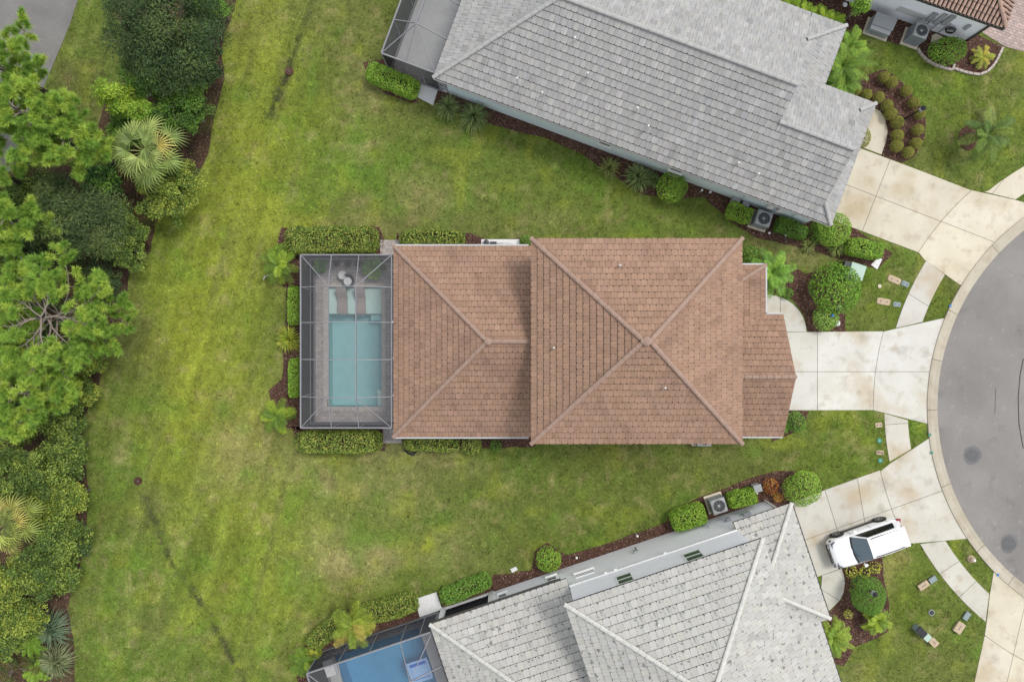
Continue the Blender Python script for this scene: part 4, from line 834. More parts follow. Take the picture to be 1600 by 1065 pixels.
def hedge(u, v, lu, lv, h, label, P_=HG, rz=0.0, L=.10, Wd=.065, dens=1.0, cat='hedge', bulge=.0, name='hedge', exp=5.0):
    "clipped box hedge; lu, lv = photo pixels along and across, rz turns it (degrees, world)"
    _seed[0] += 1; k = (CAMH - h * .7) / CAMH / S; a, b = lu / 2 * k, lv / 2 * k; x, y, _ = P(u, v, h * .7); root = thing(name, (x, y, .015), label, cat, R(rz))
    ar = 4 * a * b + 4 * (a + b) * h; n = int(min(dens * 2.6 * ar / (L * Wd), 11000))
    q = rng.uniform(-1, 1, (n, 3)); f = rng.choice(3, n, p=np.array([b * h * 2, a * h * 2, a * b * 1.6]) / (2 * b * h + 2 * a * h + 1.6 * a * b)); s_ = np.where(rng.random(n) < .5, -1, 1); s_ = np.where(f == 2, 1, s_)
    q[np.arange(n), f] = s_; nr = np.zeros((n, 3)); nr[np.arange(n), f] = s_
    q = q / ((np.abs(q) ** exp).sum(1, keepdims=True) ** (1 / exp)) ; q *= (1 - np.abs(rng.normal(0, .06, n)) - .2 * (rng.random(n) < .3) * rng.random(n))[:, None]
    C_ = q * np.array((a, b, h / 2)) + np.array((0, 0, h / 2)); bump_ = .11 * (vnoise(C_[:, 0] + _seed[0] * 7, C_[:, 1], .42, 3) - .5) + .10 * (vnoise(C_[:, 0] + 5, C_[:, 1] + _seed[0], .9, 4) - .5)
    C_[:, 2] = np.maximum(C_[:, 2] + bump_ * (C_[:, 2] / h), .03); C_[:, 1] += bump_ * C_[:, 1] / b; C_[:, 1] += bulge * (1 - (C_[:, 0] / a) ** 2)
    foliage('foliage', C_, nr * .8 + rng.standard_normal((n, 3)) * .6 + np.array((0, 0, .35)), L, Wd, pal(n, P_), root)
    mb = MB()
    for i in range(max(3, int(a * 2 / .6))):
        xx = -a + (i + .5) * 2 * a / max(3, int(a * 2 / .6)); mb.tube([(xx, 0, 0), (xx + .05, .03, h * .5), (xx - .04, -.05, h * .8)], [.025, .018, .008], 5)
    mb.build('stem', MATS['bark'], root, local=True)['kind'] = 'stuff'; return root
def crown_tree(u, v, ru, rv, zt, zb, label, P_, nc=60, per=130, L=.12, Wd=.06, cr=.5, name='tree', cat='tree', curl=.12, hang=0.0, twig='bark', flat=.5, group=None, edge=.5, lsel=True):
    "tree: trunk, limbs, and a crown of leaf clumps spread through an uneven volume"
    zc = zb + (zt - zb) * .5; k = (CAMH - zc) / CAMH / S; a, b, c = ru * k, rv * k, (zt - zb) / 2; x, y, _ = P(u, v, zc); root = thing(name, (x, y, 0), label, cat, 0, group); _seed[0] += 1
    d_ = unit(rng.standard_normal((nc, 3))); d_[:, 2] = np.abs(d_[:, 2]) * np.where(rng.random(nc) < .8, 1, -.5); rad = rng.random(nc) ** edge * lumps(d_, 9, .35, _seed[0])
    cc = d_ * rad[:, None] * np.array((a - cr * .5, b - cr * .5, c - cr * .3)) + np.array((0, 0, zc))
    mb = MB(); mb.tube([(0, 0, 0), (.06, .03, zb * .5 + .2), (.02, -.05, zc), (.0, 0, zt - c * .4)], [max(.07, a * .075), max(.06, a * .06), max(.04, a * .04), .015], 8)
    for i in range(min(nc, 26)):
        p = Vector(cc[i]); s0 = Vector((.02, -.02, max(.2, min(p.z - .3, zb + (p.z - zb) * .4)))); md = (s0 + p) / 2 + Vector((random.uniform(-.15, .15), random.uniform(-.15, .15), .15)); mb.tube([s0, md, p], [.05, .032, .012], 5)
    mb.build('trunk', MATS[twig], root, local=True)
    n = nc * per; ci = np.repeat(np.arange(nc), per); csz = cr * rng.uniform(.65, 1.3, nc)
    o_ = rng.standard_normal((n, 3)); o_ = unit(o_) * (rng.random((n, 1)) ** .45) * csz[ci][:, None] * np.array((1, 1, flat)); C_ = cc[ci] + o_; C_[:, 2] -= hang * np.linalg.norm(o_[:, :2], axis=1)
    sel = (rng.integers(0, 9, nc)[ci] + (rng.random(n) < .35) * rng.integers(0, 5, n)) if lsel else None
    cols = pal(n, P_, .16, sel)
    foliage('crown', C_, o_ / cr * .6 + rng.standard_normal((n, 3)) * .5 + np.array((0, 0, .55)), L, Wd, cols, root, 'leaf', curl, dirn=o_ if hang else None); return root
def pine(u, v, Rp, zt, zb, label, limbs=16, tufts=9, ntr=1, name='pine_tree', seed=1, trunk_uv=None):
    rr = random.Random(seed); zc = (zt + zb) / 2; k = (CAMH - zc) / CAMH / S; Rm = Rp * k; x, y, _ = P(u, v, zc); root = thing(name, (x, y, 0), label, 'tree')
    tr = MB(); tr.tube([(0, 0, 0), (.05, 0, zb * .6), (-.03, .04, zc), (0, 0, zt)], [.17, .14, .09, .02], 9); tr.build('trunk', MATS['bark_dark'], root, local=True)
    br = MB(); T_ = []; A_ = []
    for i in range(limbs):
        a = i * 2.39996 + rr.uniform(-.25, .25); f = (i + .5) / limbs; L_ = Rm * rr.uniform(.72, 1.0) * (1 - .55 * max(0, f - .55) / .45); z0 = zb + (zt - zb) * f * .9; rise = rr.uniform(.15, .45) * L_ * .5
        pts = []; 
        for j in range(6):
            s_ = j / 5; aa = a + .22 * math.sin(s_ * 3 + i); pts.append(Vector((L_ * s_ * math.cos(aa), L_ * s_ * math.sin(aa), z0 + rise * s_ ** 1.5)))
        br.tube(pts, [.05, .042, .034, .026, .018, .011], 5)
        for q in range(tufts):
            s_ = .26 + .74 * (q + .7) / tufts; s_ = min(1, s_); j = min(4, int(s_ * 5)); p = pts[j].lerp(pts[j + 1], s_ * 5 - j); sp = (.10 + .22 * Rm * (1.15 - s_)) * rr.uniform(.5, 1.1) if q < tufts - 1 else .05; ba = a + (1 if q % 2 else -1) * rr.uniform(.5, 1.2)
            e_ = p + Vector((math.cos(ba) * sp, math.sin(ba) * sp, rr.uniform(.05, .3))); br.tube([p, (p + e_) / 2 + Vector((0, 0, -.03)), e_], [.024, .018, .010], 4); T_.append(e_); A_.append((e_ - p).normalized() if sp > .1 else (pts[5] - pts[4]).normalized())
            for w_ in range(1):
                e2 = e_ + Vector((math.cos(ba + rr.uniform(-1.3, 1.3)), math.sin(ba + rr.uniform(-1.3, 1.3)), rr.uniform(0, .3))) * rr.uniform(.2, .4); br.tube([e_, e2], [.012, .006], 4); T_.append(e2); A_.append((e2 - e_).normalized())
    br.build('branch', MATS['bark_pale'], root, local=True)
    n = 210; tn = len(T_); T_ = np.array(T_); A_ = np.array(A_); ci = np.repeat(np.arange(tn), n); ax = A_[ci]
    base = T_[ci] + ax * rng.uniform(-.22, .06, (tn * n, 1)); dr = unit(ax * rng.uniform(.35, 1.1, (tn * n, 1)) + rng.standard_normal((tn * n, 3)) * .6 + np.array((0, 0, .25)))
    ln = rng.uniform(.22, .38, (tn * n, 1)); sd_ = unit(np.cross(dr, rng.standard_normal((tn * n, 3)))) * .019
    V = np.stack([base - sd_, base + sd_, base + dr * ln - np.array((0, 0, .03))], 1).reshape(-1, 3); cols = np.repeat(pal(tn * n, PG, .14, (rng.integers(0, 9, tn)[ci])), 3, 0)
    link('crown', fast_mesh('crown', V, np.arange(3 * tn * n).reshape(-1, 3), cols), MATS['needle'], root); return root
def strip(V, F_, C_, pts, wd, c):
    b = len(V)
    for i, (p, q) in enumerate(zip(pts, wd)):
        t = (pts[min(i + 1, len(pts) - 1)] - pts[max(0, i - 1)]); sd_ = Vector((-t.y, t.x, 0)); sd_ = sd_.normalized() if sd_.length > 1e-5 else Vector((1, 0, 0)); V += [tuple(p - sd_ * q), tuple(p + sd_ * q)]; C_ += [c, c]
    for i in range(len(pts) - 1): F_.append((b + 2 * i, b + 2 * i + 1, b + 2 * i + 3, b + 2 * i + 2))
def fan_palm(u, v, Rp, zt, label, nf=26, P_=PG, yellow=.15, name='fan_palm', seg=19, h_tr=None):
    k = (CAMH - zt) / CAMH / S; Rm = Rp * k; x, y, _ = P(u, v, zt); root = thing(name, (x, y, 0), label, 'palm'); tz = zt - .55
    MB().tube([(0, 0, 0), (.03, .02, tz * .5), (0, 0, tz)], [.19, .16, .15], 10).build('trunk', MATS['bark'], root, local=True)
    for i in range(nf):
        a = i * 2.39996 + random.uniform(-.15, .15); f = (i + 2.5) / (nf + 2); hr = Rm * (.06 + .56 * f ** .75) * random.uniform(.9, 1.08); hz = tz + .75 * (1 - f) ** .8 + .12 - .55 * f * f; dx, dy = math.cos(a), math.sin(a); V = []; F_ = []; C_ = []
        hub = Vector((dx * hr, dy * hr, hz)); strip(V, F_, C_, [Vector((0, 0, tz)), Vector((dx * hr * .5, dy * hr * .5, (tz + hz) / 2 + .12)), hub], [.03, .024, .018], (.24, .28, .08))
        tl = .55 * (1 - f) - .35 * f + random.uniform(-.15, .15); out = Vector((dx * math.cos(tl), dy * math.cos(tl), math.sin(tl))); sdv = (Vector((-dy, dx, 0)) + Vector((0, 0, random.uniform(-.25, .25)))).normalized(); L_ = Rm * .42 * random.uniform(.88, 1.1); base = np.array(P_[random.randrange(len(P_))]) * random.uniform(.65, 1.35)
        if random.random() < yellow and f > .35: base = np.array((.40, .34, .09))
        for j in range(seg):
            b_ = (j / (seg - 1) - .5) * 4.3; dr = (out * math.cos(b_) + sdv * math.sin(b_)); l = L_ * (.66 + .34 * math.cos(b_ * .6)) * random.uniform(.93, 1.05); cc = tuple(base * random.uniform(.62, 1.4)); lift = .06 + .10 * abs(math.sin(b_))
            strip(V, F_, C_, [hub, hub + dr * l * .4 + Vector((0, 0, lift)), hub + dr * l * .75 + Vector((0, 0, lift - .08)), hub + dr * l - Vector((0, 0, .10 + .2 * random.random()))], [.012, .036, .024, .002], cc)
        link('frond', fast_mesh('frond', V, F_, np.array(C_)), MATS['leaf'], root)
    return root
def feather_palm(u, v, Rp, zt, label, nf=14, P_=MG, name='feather_palm', cat='palm', trunk=.07, el0=1.2, el1=-.2, leaf=.34, wd=.014, nl=20, yellow=0.0, arch=.6):
    k = (CAMH - zt) / CAMH / S; Rm = Rp * k; x, y, _ = P(u, v, zt); root = thing(name, (x, y, .01), label, cat); tz = max(.08, zt - Rm * .35)
    if trunk: MB().tube([(0, 0, 0), (.02, 0, tz * .5), (0, 0, tz)], [trunk * 1.3, trunk, trunk], 8).build('trunk', MATS['bark'], root, local=True)
    nf = int(nf * 1.35)
    for i in range(nf):
        a = i * 2.39996 + random.uniform(-.3, .3); f = i / nf; el = el0 + (el1 - el0) * f; Lr = Rm * random.uniform(.9, 1.12) * (1.1 if f > .3 else .85); dx, dy = math.cos(a), math.sin(a); V = []; F_ = []; C_ = []; pts = []
        for j in range(7):
            s_ = j / 6; e_ = el - arch * s_ * 1.4; 
            pts.append(Vector((0, 0, tz)) if j == 0 else pts[-1] + Vector((dx * math.cos(e_), dy * math.cos(e_), math.sin(e_))) * Lr / 6)
        for p_ in pts: p_.z = max(p_.z, .03)
        base = 1.35 * np.array(P_[random.randrange(len(P_))]) * np.array((1.25, 1, .6)) if random.random() > yellow else np.array((.38, .32, .06)); strip(V, F_, C_, pts, [.018, .016, .014, .012, .01, .007, .003], tuple(base * 1.2))
        for j in range(nl):
            s_ = .12 + .86 * j / nl; q = min(5, int(s_ * 6)); p = pts[q].lerp(pts[q + 1], s_ * 6 - q); t = (pts[q + 1] - pts[q]).normalized(); sd_ = Vector((-dy, dx, 0)); l = leaf * math.sin(math.pi * (.15 + .8 * s_)) ** .6
            for sg in (-1, 1):
                dr = (t * .55 + sd_ * sg + Vector((0, 0, .15))).normalized(); e_ = p + dr * l * random.uniform(.85, 1.1) - Vector((0, 0, l * .25)); m_ = p + dr * l * .5 + Vector((0, 0, .01)); strip(V, F_, C_, [p, m_, e_], [wd * .5, wd, .002], tuple(base * random.uniform(.7, 1.3)))
        link('frond', fast_mesh('frond', V, F_, np.array(C_)), MATS['leaf'], root)
    return root
def grass_clump(u, v, Rp, h, label, P_=SG, n=170, name='grass_clump', cat='plant', wd=.016, group=None):
    k = (CAMH - h * .6) / CAMH / S; Rm = Rp * k; x, y, _ = P(u, v, h * .6); root = thing(name, (x, y, .01), label, cat, group=group); V = []; F_ = []; C_ = []
    for i in range(n):
        a = random.uniform(0, 6.283); f = random.random() ** .6; L_ = Rm * (.35 + .75 * f) * random.uniform(.8, 1.1); c = np.array(P_[random.randrange(len(P_))]) * random.uniform(.9, 1.75); d_ = Vector((math.cos(a), math.sin(a), 0)); r0 = Vector((random.uniform(-.08, .08), random.uniform(-.08, .08), 0)); hh = h * (1.15 - .6 * f) * random.uniform(.8, 1.1)
        strip(V, F_, C_, [r0, r0 + d_ * L_ * .35 + Vector((0, 0, hh * .8)), r0 + d_ * L_ * .72 + Vector((0, 0, hh)), r0 + d_ * L_ + Vector((0, 0, hh * .6))], [wd, wd * 1.15, wd * .8, .002], tuple(c))
    link('leaves', fast_mesh('leaves', V, F_, np.array(C_)), MATS['leaf'], root); MB().lathe((0, 0, 0), [(.12, 0), (.1, .06), (.03, .12)], 8).build('crown_base', MATS['bark'], root, local=True); return root

# trees along the left edge
crown_tree(268, 58, 98, 104, 7.0, 1.0, 'big dark green fine-leaved tree at the top left', [(.034, .062, .022), (.05, .085, .028), (.095, .14, .04), (.042, .075, .026)], 105, 290, .19, .045, .85, hang=.25, flat=.45)
crown_tree(336, 8, 34, 32, 3.2, .6, 'mid green shrub right of the big dark tree at the top edge', MG, 34, 90, .11, .06, .4)
crown_tree(187, 152, 33, 30, 4.6, 1.6, 'bright lime green bushy tree beside the fan palm', [(.25, .36, .035), (.31, .42, .05), (.17, .28, .03)], 64, 130, .13, .05, .36, hang=.15)
crown_tree(233, 122, 42, 36, 4.4, 1.2, 'mid green bushy tree under the big dark tree', MG, 80, 130, .13, .05, .42, hang=.15)
crown_tree(290, 170, 48, 52, 3.8, .6, 'deep green rounded bush at the right edge of the trees', [(.075, .15, .022), (.12, .21, .03), (.05, .10, .02)], 100, 130, .13, .06, .42)
crown_tree(218, 178, 44, 16, 4.0, 1.4, 'yellow green foliage band just above the fan palm', LG, 50, 120, .13, .05, .34, hang=.1)
fan_palm(218, 232, 68, 4.2, 'large grey green fan palm among the left trees', 17, [(.20, .27, .07), (.27, .33, .09), (.15, .215, .055)], .15)
crown_tree(158, 285, 36, 34, 2.6, .4, 'broad-leaved bright green shrub below the fan palm', [(.06, .13, .035), (.09, .18, .045), (.2, .34, .05)], 34, 70, .18, .12, .4)
crown_tree(264, 298, 56, 52, 3.0, .5, 'yellow green leathery shrub right below the fan palm', YG, 110, 130, .12, .08, .38)
crown_tree(118, 345, 92, 70, 5.0, 1.4, 'dark feathery wide tree left of the straw edge', [(.05, .085, .03), (.075, .115, .04), (.12, .165, .05)], 95, 260, .20, .04, .8, hang=.3, flat=.45)
crown_tree(198, 386, 44, 38, 2.6, .4, 'yellow green shrub at the bend of the straw edge', OG, 70, 120, .12, .08, .36)
crown_tree(165, 440, 42, 45, 2.0, .2, 'dark low shrub below the feathery tree', DG, 40, 100, .11, .06, .4)
pine(-20, 96, 92, 7.2, 4.2, 'pine tree at the top left corner with its dark trunk over the path', 13, 8, seed=4)
pine(-30, 176, 88, 7.2, 4.2, 'pine tree at the left edge with a dark trunk in the middle of the path', 12, 8, seed=7)
pine(52, 182, 66, 7.6, 4.8, 'yellow green pine tree crossing the path edge', 15, 7, seed=9)
pine(112, 226, 44, 6.6, 4.2, 'small yellow green pine tree left of the fan palm', 12, 6, seed=14)
pine(-50, 258, 78, 7.0, 4.0, 'pine tree at the left edge with a dark trunk near the red litter', 11, 7, seed=17)
pine(82, 497, 126, 5.9, 3.2, 'large spreading pine tree with bare grey limbs', 26, 9, seed=21)
pine(45, 612, 76, 5.2, 3.0, 'lower pine tree at the left edge below the large pine', 14, 7, seed=33)
pine(5, 560, 90, 5.4, 3.2, 'pine tree at the left edge beside the large spreading pine', 14, 7, seed=36)
pine(18, 345, 44, 6.4, 4.2, 'small pine tree at the left edge under the feathery tree', 9, 7, seed=40)
for (u, v, r, h_, P_, lab) in ((28,655,45,3.2,OG,'shrub under the lower pine at the left edge'),(92,655,40,2.8,OG,'shrub at the straw strip right of the lower pine'),(145,560,26,2.2,YG,'small yellow green shrub at the foot of the large pine'),(132,610,26,2.2,YG,'small yellow green shrub between large pine and lower thicket'),
        (24,740,46,3.4,OG,'thicket shrub at the left edge above the yellow palm'),(78,735,46,3.6,OG,'thicket shrub in the middle above the yellow palm'),(112,775,30,3.0,YG,'bright thicket shrub bulging onto the lawn'),(60,795,40,3.0,YG,'thicket shrub just right of the yellow palm top'),(100,835,38,3.4,OG,'thicket shrub right of the yellow palm'),
        (62,890,44,3.4,OG,'thicket shrub right below the yellow palm'),(100,900,28,2.6,OG,'small thicket shrub at the lawn edge below the yellow palm'),(15,915,42,3.0,YG,'thicket shrub at the left edge below the yellow palm'),(45,960,34,2.6,YG,'lowest thicket shrub above the spiky clumps'),(30,318,40,2.6,OG,'shrub left of the feathery tree at the path end'),(50,395,40,2.4,DG,'dark shrub between the feathery tree and the large pine'),(8,392,36,2.4,OG,'shrub at the left edge above the large pine'),(12,992,34,2.2,OG,'shrub in the bottom left corner above the brownish ferns'),(150,330,30,2.4,DG,'dark shrub in front of the feathery tree'),(200,205,30,2.2,MG,'low green shrub under the left side of the fan palm'),(252,262,34,1.8,MG,'low green shrub under the right side of the fan palm'),(312,100,40,2.4,DG,'dark shrub at the right foot of the big dark tree'),(318,30,34,2.6,DG,'dark shrub filling the top edge beside the big dark tree'),(160,240,30,2.0,OG,'low shrub between small pine and fan palm'),(180,345,36,2.2,OG,'shrub between the feathery tree and the leathery shrub'),(60,300,40,2.2,OG,'low shrub under the left pines by the path'),(112,700,28,2.6,OG,'small thicket shrub at the lawn edge above the bulge'),(120,845,20,2.2,DG,'small dark shrub at the lawn edge beside the yellow palm')):
    crown_tree(u, v, r, r, h_, .3, lab, P_, int(24 + r * 1.6), 125, .13, .085, .40, name='shrub', cat='shrub', group='shrubs of the left thicket')
crown_tree(45, 560, 90, 120, 3.2, .3, 'dark undergrowth shrub beneath the large pine', DG, 150, 120, .15, .08, .6, name='shrub', cat='shrub')
crown_tree(20, 1045, 40, 30, 1.4, .1, 'low brownish fern patch in the bottom left corner', [(.10, .09, .03), (.14, .12, .04), (.07, .10, .03)], 26, 90, .16, .03, .3, name='shrub', cat='shrub')
fan_palm(2, 822, 58, 4.0, 'yellowish fan palm cut by the left edge', 18, [(.24, .27, .055), (.30, .30, .07), (.18, .22, .045)], .35)
grass_clump(77, 982, 36, .9, 'blue green spiky clump at the bottom left', [(.10, .15, .085), (.14, .19, .11), (.07, .11, .06)], 260, wd=.02)
grass_clump(86, 1034, 33, .9, 'grey green spiky clump below the blue green one', [(.14, .17, .075), (.19, .20, .10), (.10, .13, .055)], 260, wd=.02)
feather_palm(42, 1008, 26, .8, 'bright green fern beside the spiky clumps', 22, [(.09, .20, .03), (.12, .25, .04)], 'fern', 'fern', 0, .9, -.1, .2, .017, 18)
feather_palm(50, 1050, 24, .7, 'bright green fern at the bottom edge', 20, [(.09, .19, .03), (.12, .24, .04)], 'fern', 'fern', 0, .9, -.1, .2, .017, 18)
# middle house
hedge(517, 375, 148, 44, 1.15, 'long mottled hedge above the middle pool cage', HG, 0); hedge(675, 371.5, 104, 24, 1.0, 'short mottled hedge above the brown roof', HG, 0)
hedge(459, 476, 18, 62, .9, 'upper small hedge beside the middle pool cage', LG, 0, .08, .05); hedge(459.5, 590, 17, 63, .9, 'lower small hedge beside the middle pool cage', LG, 0, .08, .05)
hedge(529, 690, 136, 36, 1.1, 'long mottled hedge below the middle pool cage', HG, 0); hedge(674, 694, 88, 21, .9, 'short mottled hedge below the brown roof', HG, 0)
ball(738, 695, 16, .9, 'small mottled round bush below the brown roof', HG, .09, .06); ball(774, 696, 9, .6, 'tiny green bush below the brown roof', MG, .08, .05); ball(821, 377, 9, .6, 'tiny green bush above the brown roof', MG, .08, .05)
feather_palm(432, 413, 30, 1.3, 'small feathery palm at the upper left corner of the pool cage', 13, MG); feather_palm(430, 652, 28, 1.2, 'small feathery palm at the lower left corner of the pool cage', 13, MG)
grass_clump(450, 529, 24, .8, 'yellow green grassy plant between the two small cage hedges', [(.26, .30, .03), (.17, .25, .03), (.32, .32, .05)], 200, wd=.02); ball(440, 395, 14, .7, 'light green plant beside the upper corner palm', LG, .12, .04)
feather_palm(498, 414, 13, .6, 'left green plant on the middle pool deck', 9, [(.04, .12, .03), (.06, .16, .04)], 'deck_plant', 'plant', 0, 1.0, 0, .2, .03, 12); feather_palm(581, 416, 19, .9, 'right green plant on the middle pool deck', 12, [(.05, .12, .03), (.07, .16, .04)], 'deck_plant', 'plant', 0, 1.0, 0, .26, .035, 12)
feather_palm(1210, 424, 36, 1.5, 'lush big-leaved palm beside the rounded entry walk', 18, [(.09, .22, .04), (.13, .28, .05), (.06, .16, .03)], nl=16, wd=.028, leaf=.4); ball(1172, 398, 14, 1.0, 'dark green bush at the brown roof corner', MG, .14, .06); ball(1231, 458, 8, .5, 'tiny bush at the edge of the rounded entry walk', MG, .08, .05)
ball(1306, 450, 37, 1.9, 'large glossy round bush in the front mulch bed', [(.12, .24, .025), (.19, .33, .035), (.08, .17, .02)], .14, .08); ball(1290, 497, 19, 1.0, 'small light green bush by the driveway with blue ornament', [(.17, .30, .05), (.24, .36, .07)], .10, .06)
ball(1241, 658, 16, 1.0, 'green bush below the garage end of the brown roof', MG, .12, .06, ry=15); ball(1224, 664, 13, .8, 'dark bush beside the garage gutter', MG, .12, .06)
# grey house
hedge(613, 125, 88, 32, 1.0, 'bright green hedge at the grey screen cage', LG, -21.5, .095, .06)
grass_clump(700, 166, 23, .9, 'left grassy clump beside the white door slab', SG, 220); grass_clump(740, 181, 27, 1.0, 'right grassy clump beside the white door slab', SG, 260); grass_clump(953, 261, 19, .7, 'yellowish grassy clump by the pale blue wall', [(.24, .25, .08), (.16, .20, .06)], 170); grass_clump(998, 276, 26, .9, 'broad green grassy clump left of the round wall bush', SG, 250, wd=.02); grass_clump(1022, 281, 14, .7, 'small dark grassy clump touching the round wall bush', SG, 120)
ball(1051, 292, 23, 1.3, 'round lime green bush by the pale blue wall', LG, .10, .06)
hedge(1156, 332, 40, 26, .8, 'small box hedge left of the wall air conditioner', LG, -21, .085, .055); hedge(1237, 357, 52, 24, .8, 'box hedge right of the wall air conditioner', MG, -20, .085, .055)
ball(1300, 357, 27, 1.5, 'tall round bush under the grey roof corner', LG, .10, .06); ball(1283, 362, 18, .9, 'darker bush beside the tall round corner bush', MG, .09, .06); hedge(1352, 388, 58, 27, 1.0, 'lime green box hedge beside the cream driveway', LG, -13, .09, .06)
grass_clump(1264, 383, 14, .5, 'pale grassy tuft below the box hedge', [(.24, .26, .09), (.16, .20, .05)], 110); grass_clump(1308, 388, 16, .5, 'pale grassy tuft left of the lime box hedge', [(.20, .25, .07), (.15, .20, .05)], 110)
ball(1350, 215, 9, .7, 'olive ball between grey roof and cream walk', BX, .05, .035, ry=15)
feather_palm(1322, 98, 46, 1.6, 'lush arching fern mass at the grey roof end', 30, [(.08, .18, .03), (.12, .24, .04), (.055, .12, .022)], 'fern', 'fern', 0, 1.3, .0, .30, .016, 22, arch=.7); feather_palm(1316, 124, 34, 1.3, 'lower half of the fern mass beside the first clipped ball', 24, [(.08, .18, .03), (.12, .24, .04)], 'fern', 'fern', 0, 1.2, .0, .28, .022, 18, arch=.7); feather_palm(1330, 70, 30, 1.2, 'upper part of the fern mass at the grey roof corner', 20, [(.09, .20, .033), (.13, .25, .042)], 'fern', 'fern', 0, 1.2, 0, .28, .022, 18)
for i, (u, v) in enumerate(((1238, 6), (1262, 18), (1290, 26), (1305, 33))): feather_palm(u, v, 20, .9, ('first', 'second', 'third', 'fourth')[i] + ' light green fern from the left along the top grey eave', 14, [(.14, .27, .035), (.19, .33, .045)], 'fern', 'fern', 0, 1.1, 0, .22, .02, 14)
IN = [(1337,141),(1353.5,148),(1373,152),(1386,165),(1392,178),(1402,191),(1402,212),(1401,228)]; OUT = [(1381,121),(1393,129),(1416,142),(1428,160),(1437,178),(1434,203),(1431,224),(1419,238)]
ORD = ['first', 'second', 'third', 'fourth', 'fifth', 'sixth', 'seventh', 'eighth']
for i, (u, v) in enumerate(IN): ball(u, v, 8.5 + (i > 3) * 1.2, .72, ORD[i] + ' clipped olive ball from the fern in the row along the walk', BX, .045, .032, 1.2, 'shrub', 'clipped_ball', 'clipped olive balls in the curved bed', amp=.05, rough=.03)
for i, (u, v) in enumerate(OUT): ball(u, v, 8.8, .72, ORD[i] + ' clipped olive ball from the fern in the row along the lawn', BX, .045, .032, 1.2, 'shrub', 'clipped_ball', 'clipped olive balls in the curved bed', amp=.05, rough=.03)
feather_palm(1554, 204, 40, 2.4, 'lone palm on the lawn at the upper right', 15, [(.045, .10, .025), (.07, .14, .03), (.10, .17, .04)], trunk=.12, el0=1.3, el1=-.5, nl=24, yellow=.03, leaf=.36, wd=.018)
ball(1541, 184, 14, .6, 'pale olive groundcover beside the lone palm', [(.17, .18, .07), (.22, .22, .09)], .10, .03)
ball(1481, 78, 27, 1.1, 'broad green bush beside the white house air conditioner', [(.12, .23, .025), (.18, .30, .035)], .10, .06, ry=21); feather_palm(1540, 86, 19, .6, 'small yellowish plant in the stone-edged bed', 14, [(.18, .25, .05), (.26, .28, .06)], 'fern', 'fern', 0, .9, 0, .16, .018, 12)
crown_tree(1341, 10, 17, 20, 2.6, 1.0, 'small staked tree by the white wall', LG, 16, 90, .10, .06, .3)
# pale house
hedge(602, 952, 104, 32, 1.0, 'right part of the curved hedge at the lower pool cage', HG, 13, .085, .055); hedge(512, 986, 78, 30, 1.0, 'left part of the curved hedge at the lower pool cage', HG, 43, .085, .055)
feather_palm(548, 984, 36, 2.6, 'green palm with a yellow frond at the lower pool cage', 16, [(.11, .19, .03), (.16, .25, .04)], trunk=.09, yellow=.13, nl=22, leaf=.38); feather_palm(472, 1040, 24, 1.3, 'small green palm at the bottom cage corner', 12, MG); feather_palm(486, 1028, 16, 1.0, 'small olive palm touching the bottom cage corner', 9, OG)
hedge(727, 920, 84, 25, .9, 'leafy green hedge between white slab and white wall', [(.10, .22, .03), (.15, .28, .04), (.2, .32, .06)], 20, .16, .05)
ball(857, 873, 19, 1.0, 'lone round lime bush in the long mulch bed', LG, .10, .06); hedge(1076, 808, 56, 34, 1.1, 'lime box hedge left of the lower air conditioner', LG, 19, .09, .06); hedge(1160, 779, 46, 27, 1.0, 'lime box hedge right of the lower air conditioner', LG, 15, .09, .06)
ball(1204, 759, 12, .6, 'red croton in the mulch bed corner', RD, .12, .06, cat='plant', name='croton'); ball(1215, 777, 8, .5, 'orange croton below the red croton', [(.42, .22, .04), (.35, .12, .03), (.3, .28, .06)], .10, .05, cat='plant', name='croton'); ball(1254, 762, 27, 1.5, 'round lime bush at the corner of the car driveway', LG, .10, .06)
for i, (u, v) in enumerate(((1330, 893), (1351, 893), (1367, 886))): ball(u, v, 9, .45, ('left', 'middle', 'right')[i] + ' of the three yellow plants beside the car', [(.36, .40, .05), (.45, .46, .08)], .13, .07, .5, 'plant', 'yellow_plant')
ball(1355, 930, 25, 1.7, 'green rounded shrub round the lamp post', [(.10, .21, .03), (.15, .28, .04)], .12, .03, ry=30); feather_palm(1374, 972, 22, 1.0, 'small green palm at the lower end of the car mulch bed', 12, MG); feather_palm(1306, 1000, 30, 1.3, 'feathery fern beside the pale roof eave', 20, [(.10, .20, .035), (.15, .26, .045)], 'fern', 'fern', 0, 1.2, 0, .26, .02, 18)
ball(1325, 959, 7, .35, 'upper tiny yellow plant in the car mulch bed', [(.36, .36, .06), (.42, .40, .1)], .12, .04, .6, 'plant', 'yellow_plant'); ball(1313, 976, 7, .35, 'lower tiny yellow plant in the car mulch bed', [(.30, .34, .06), (.36, .40, .1)], .12, .04, .6, 'plant', 'yellow_plant')
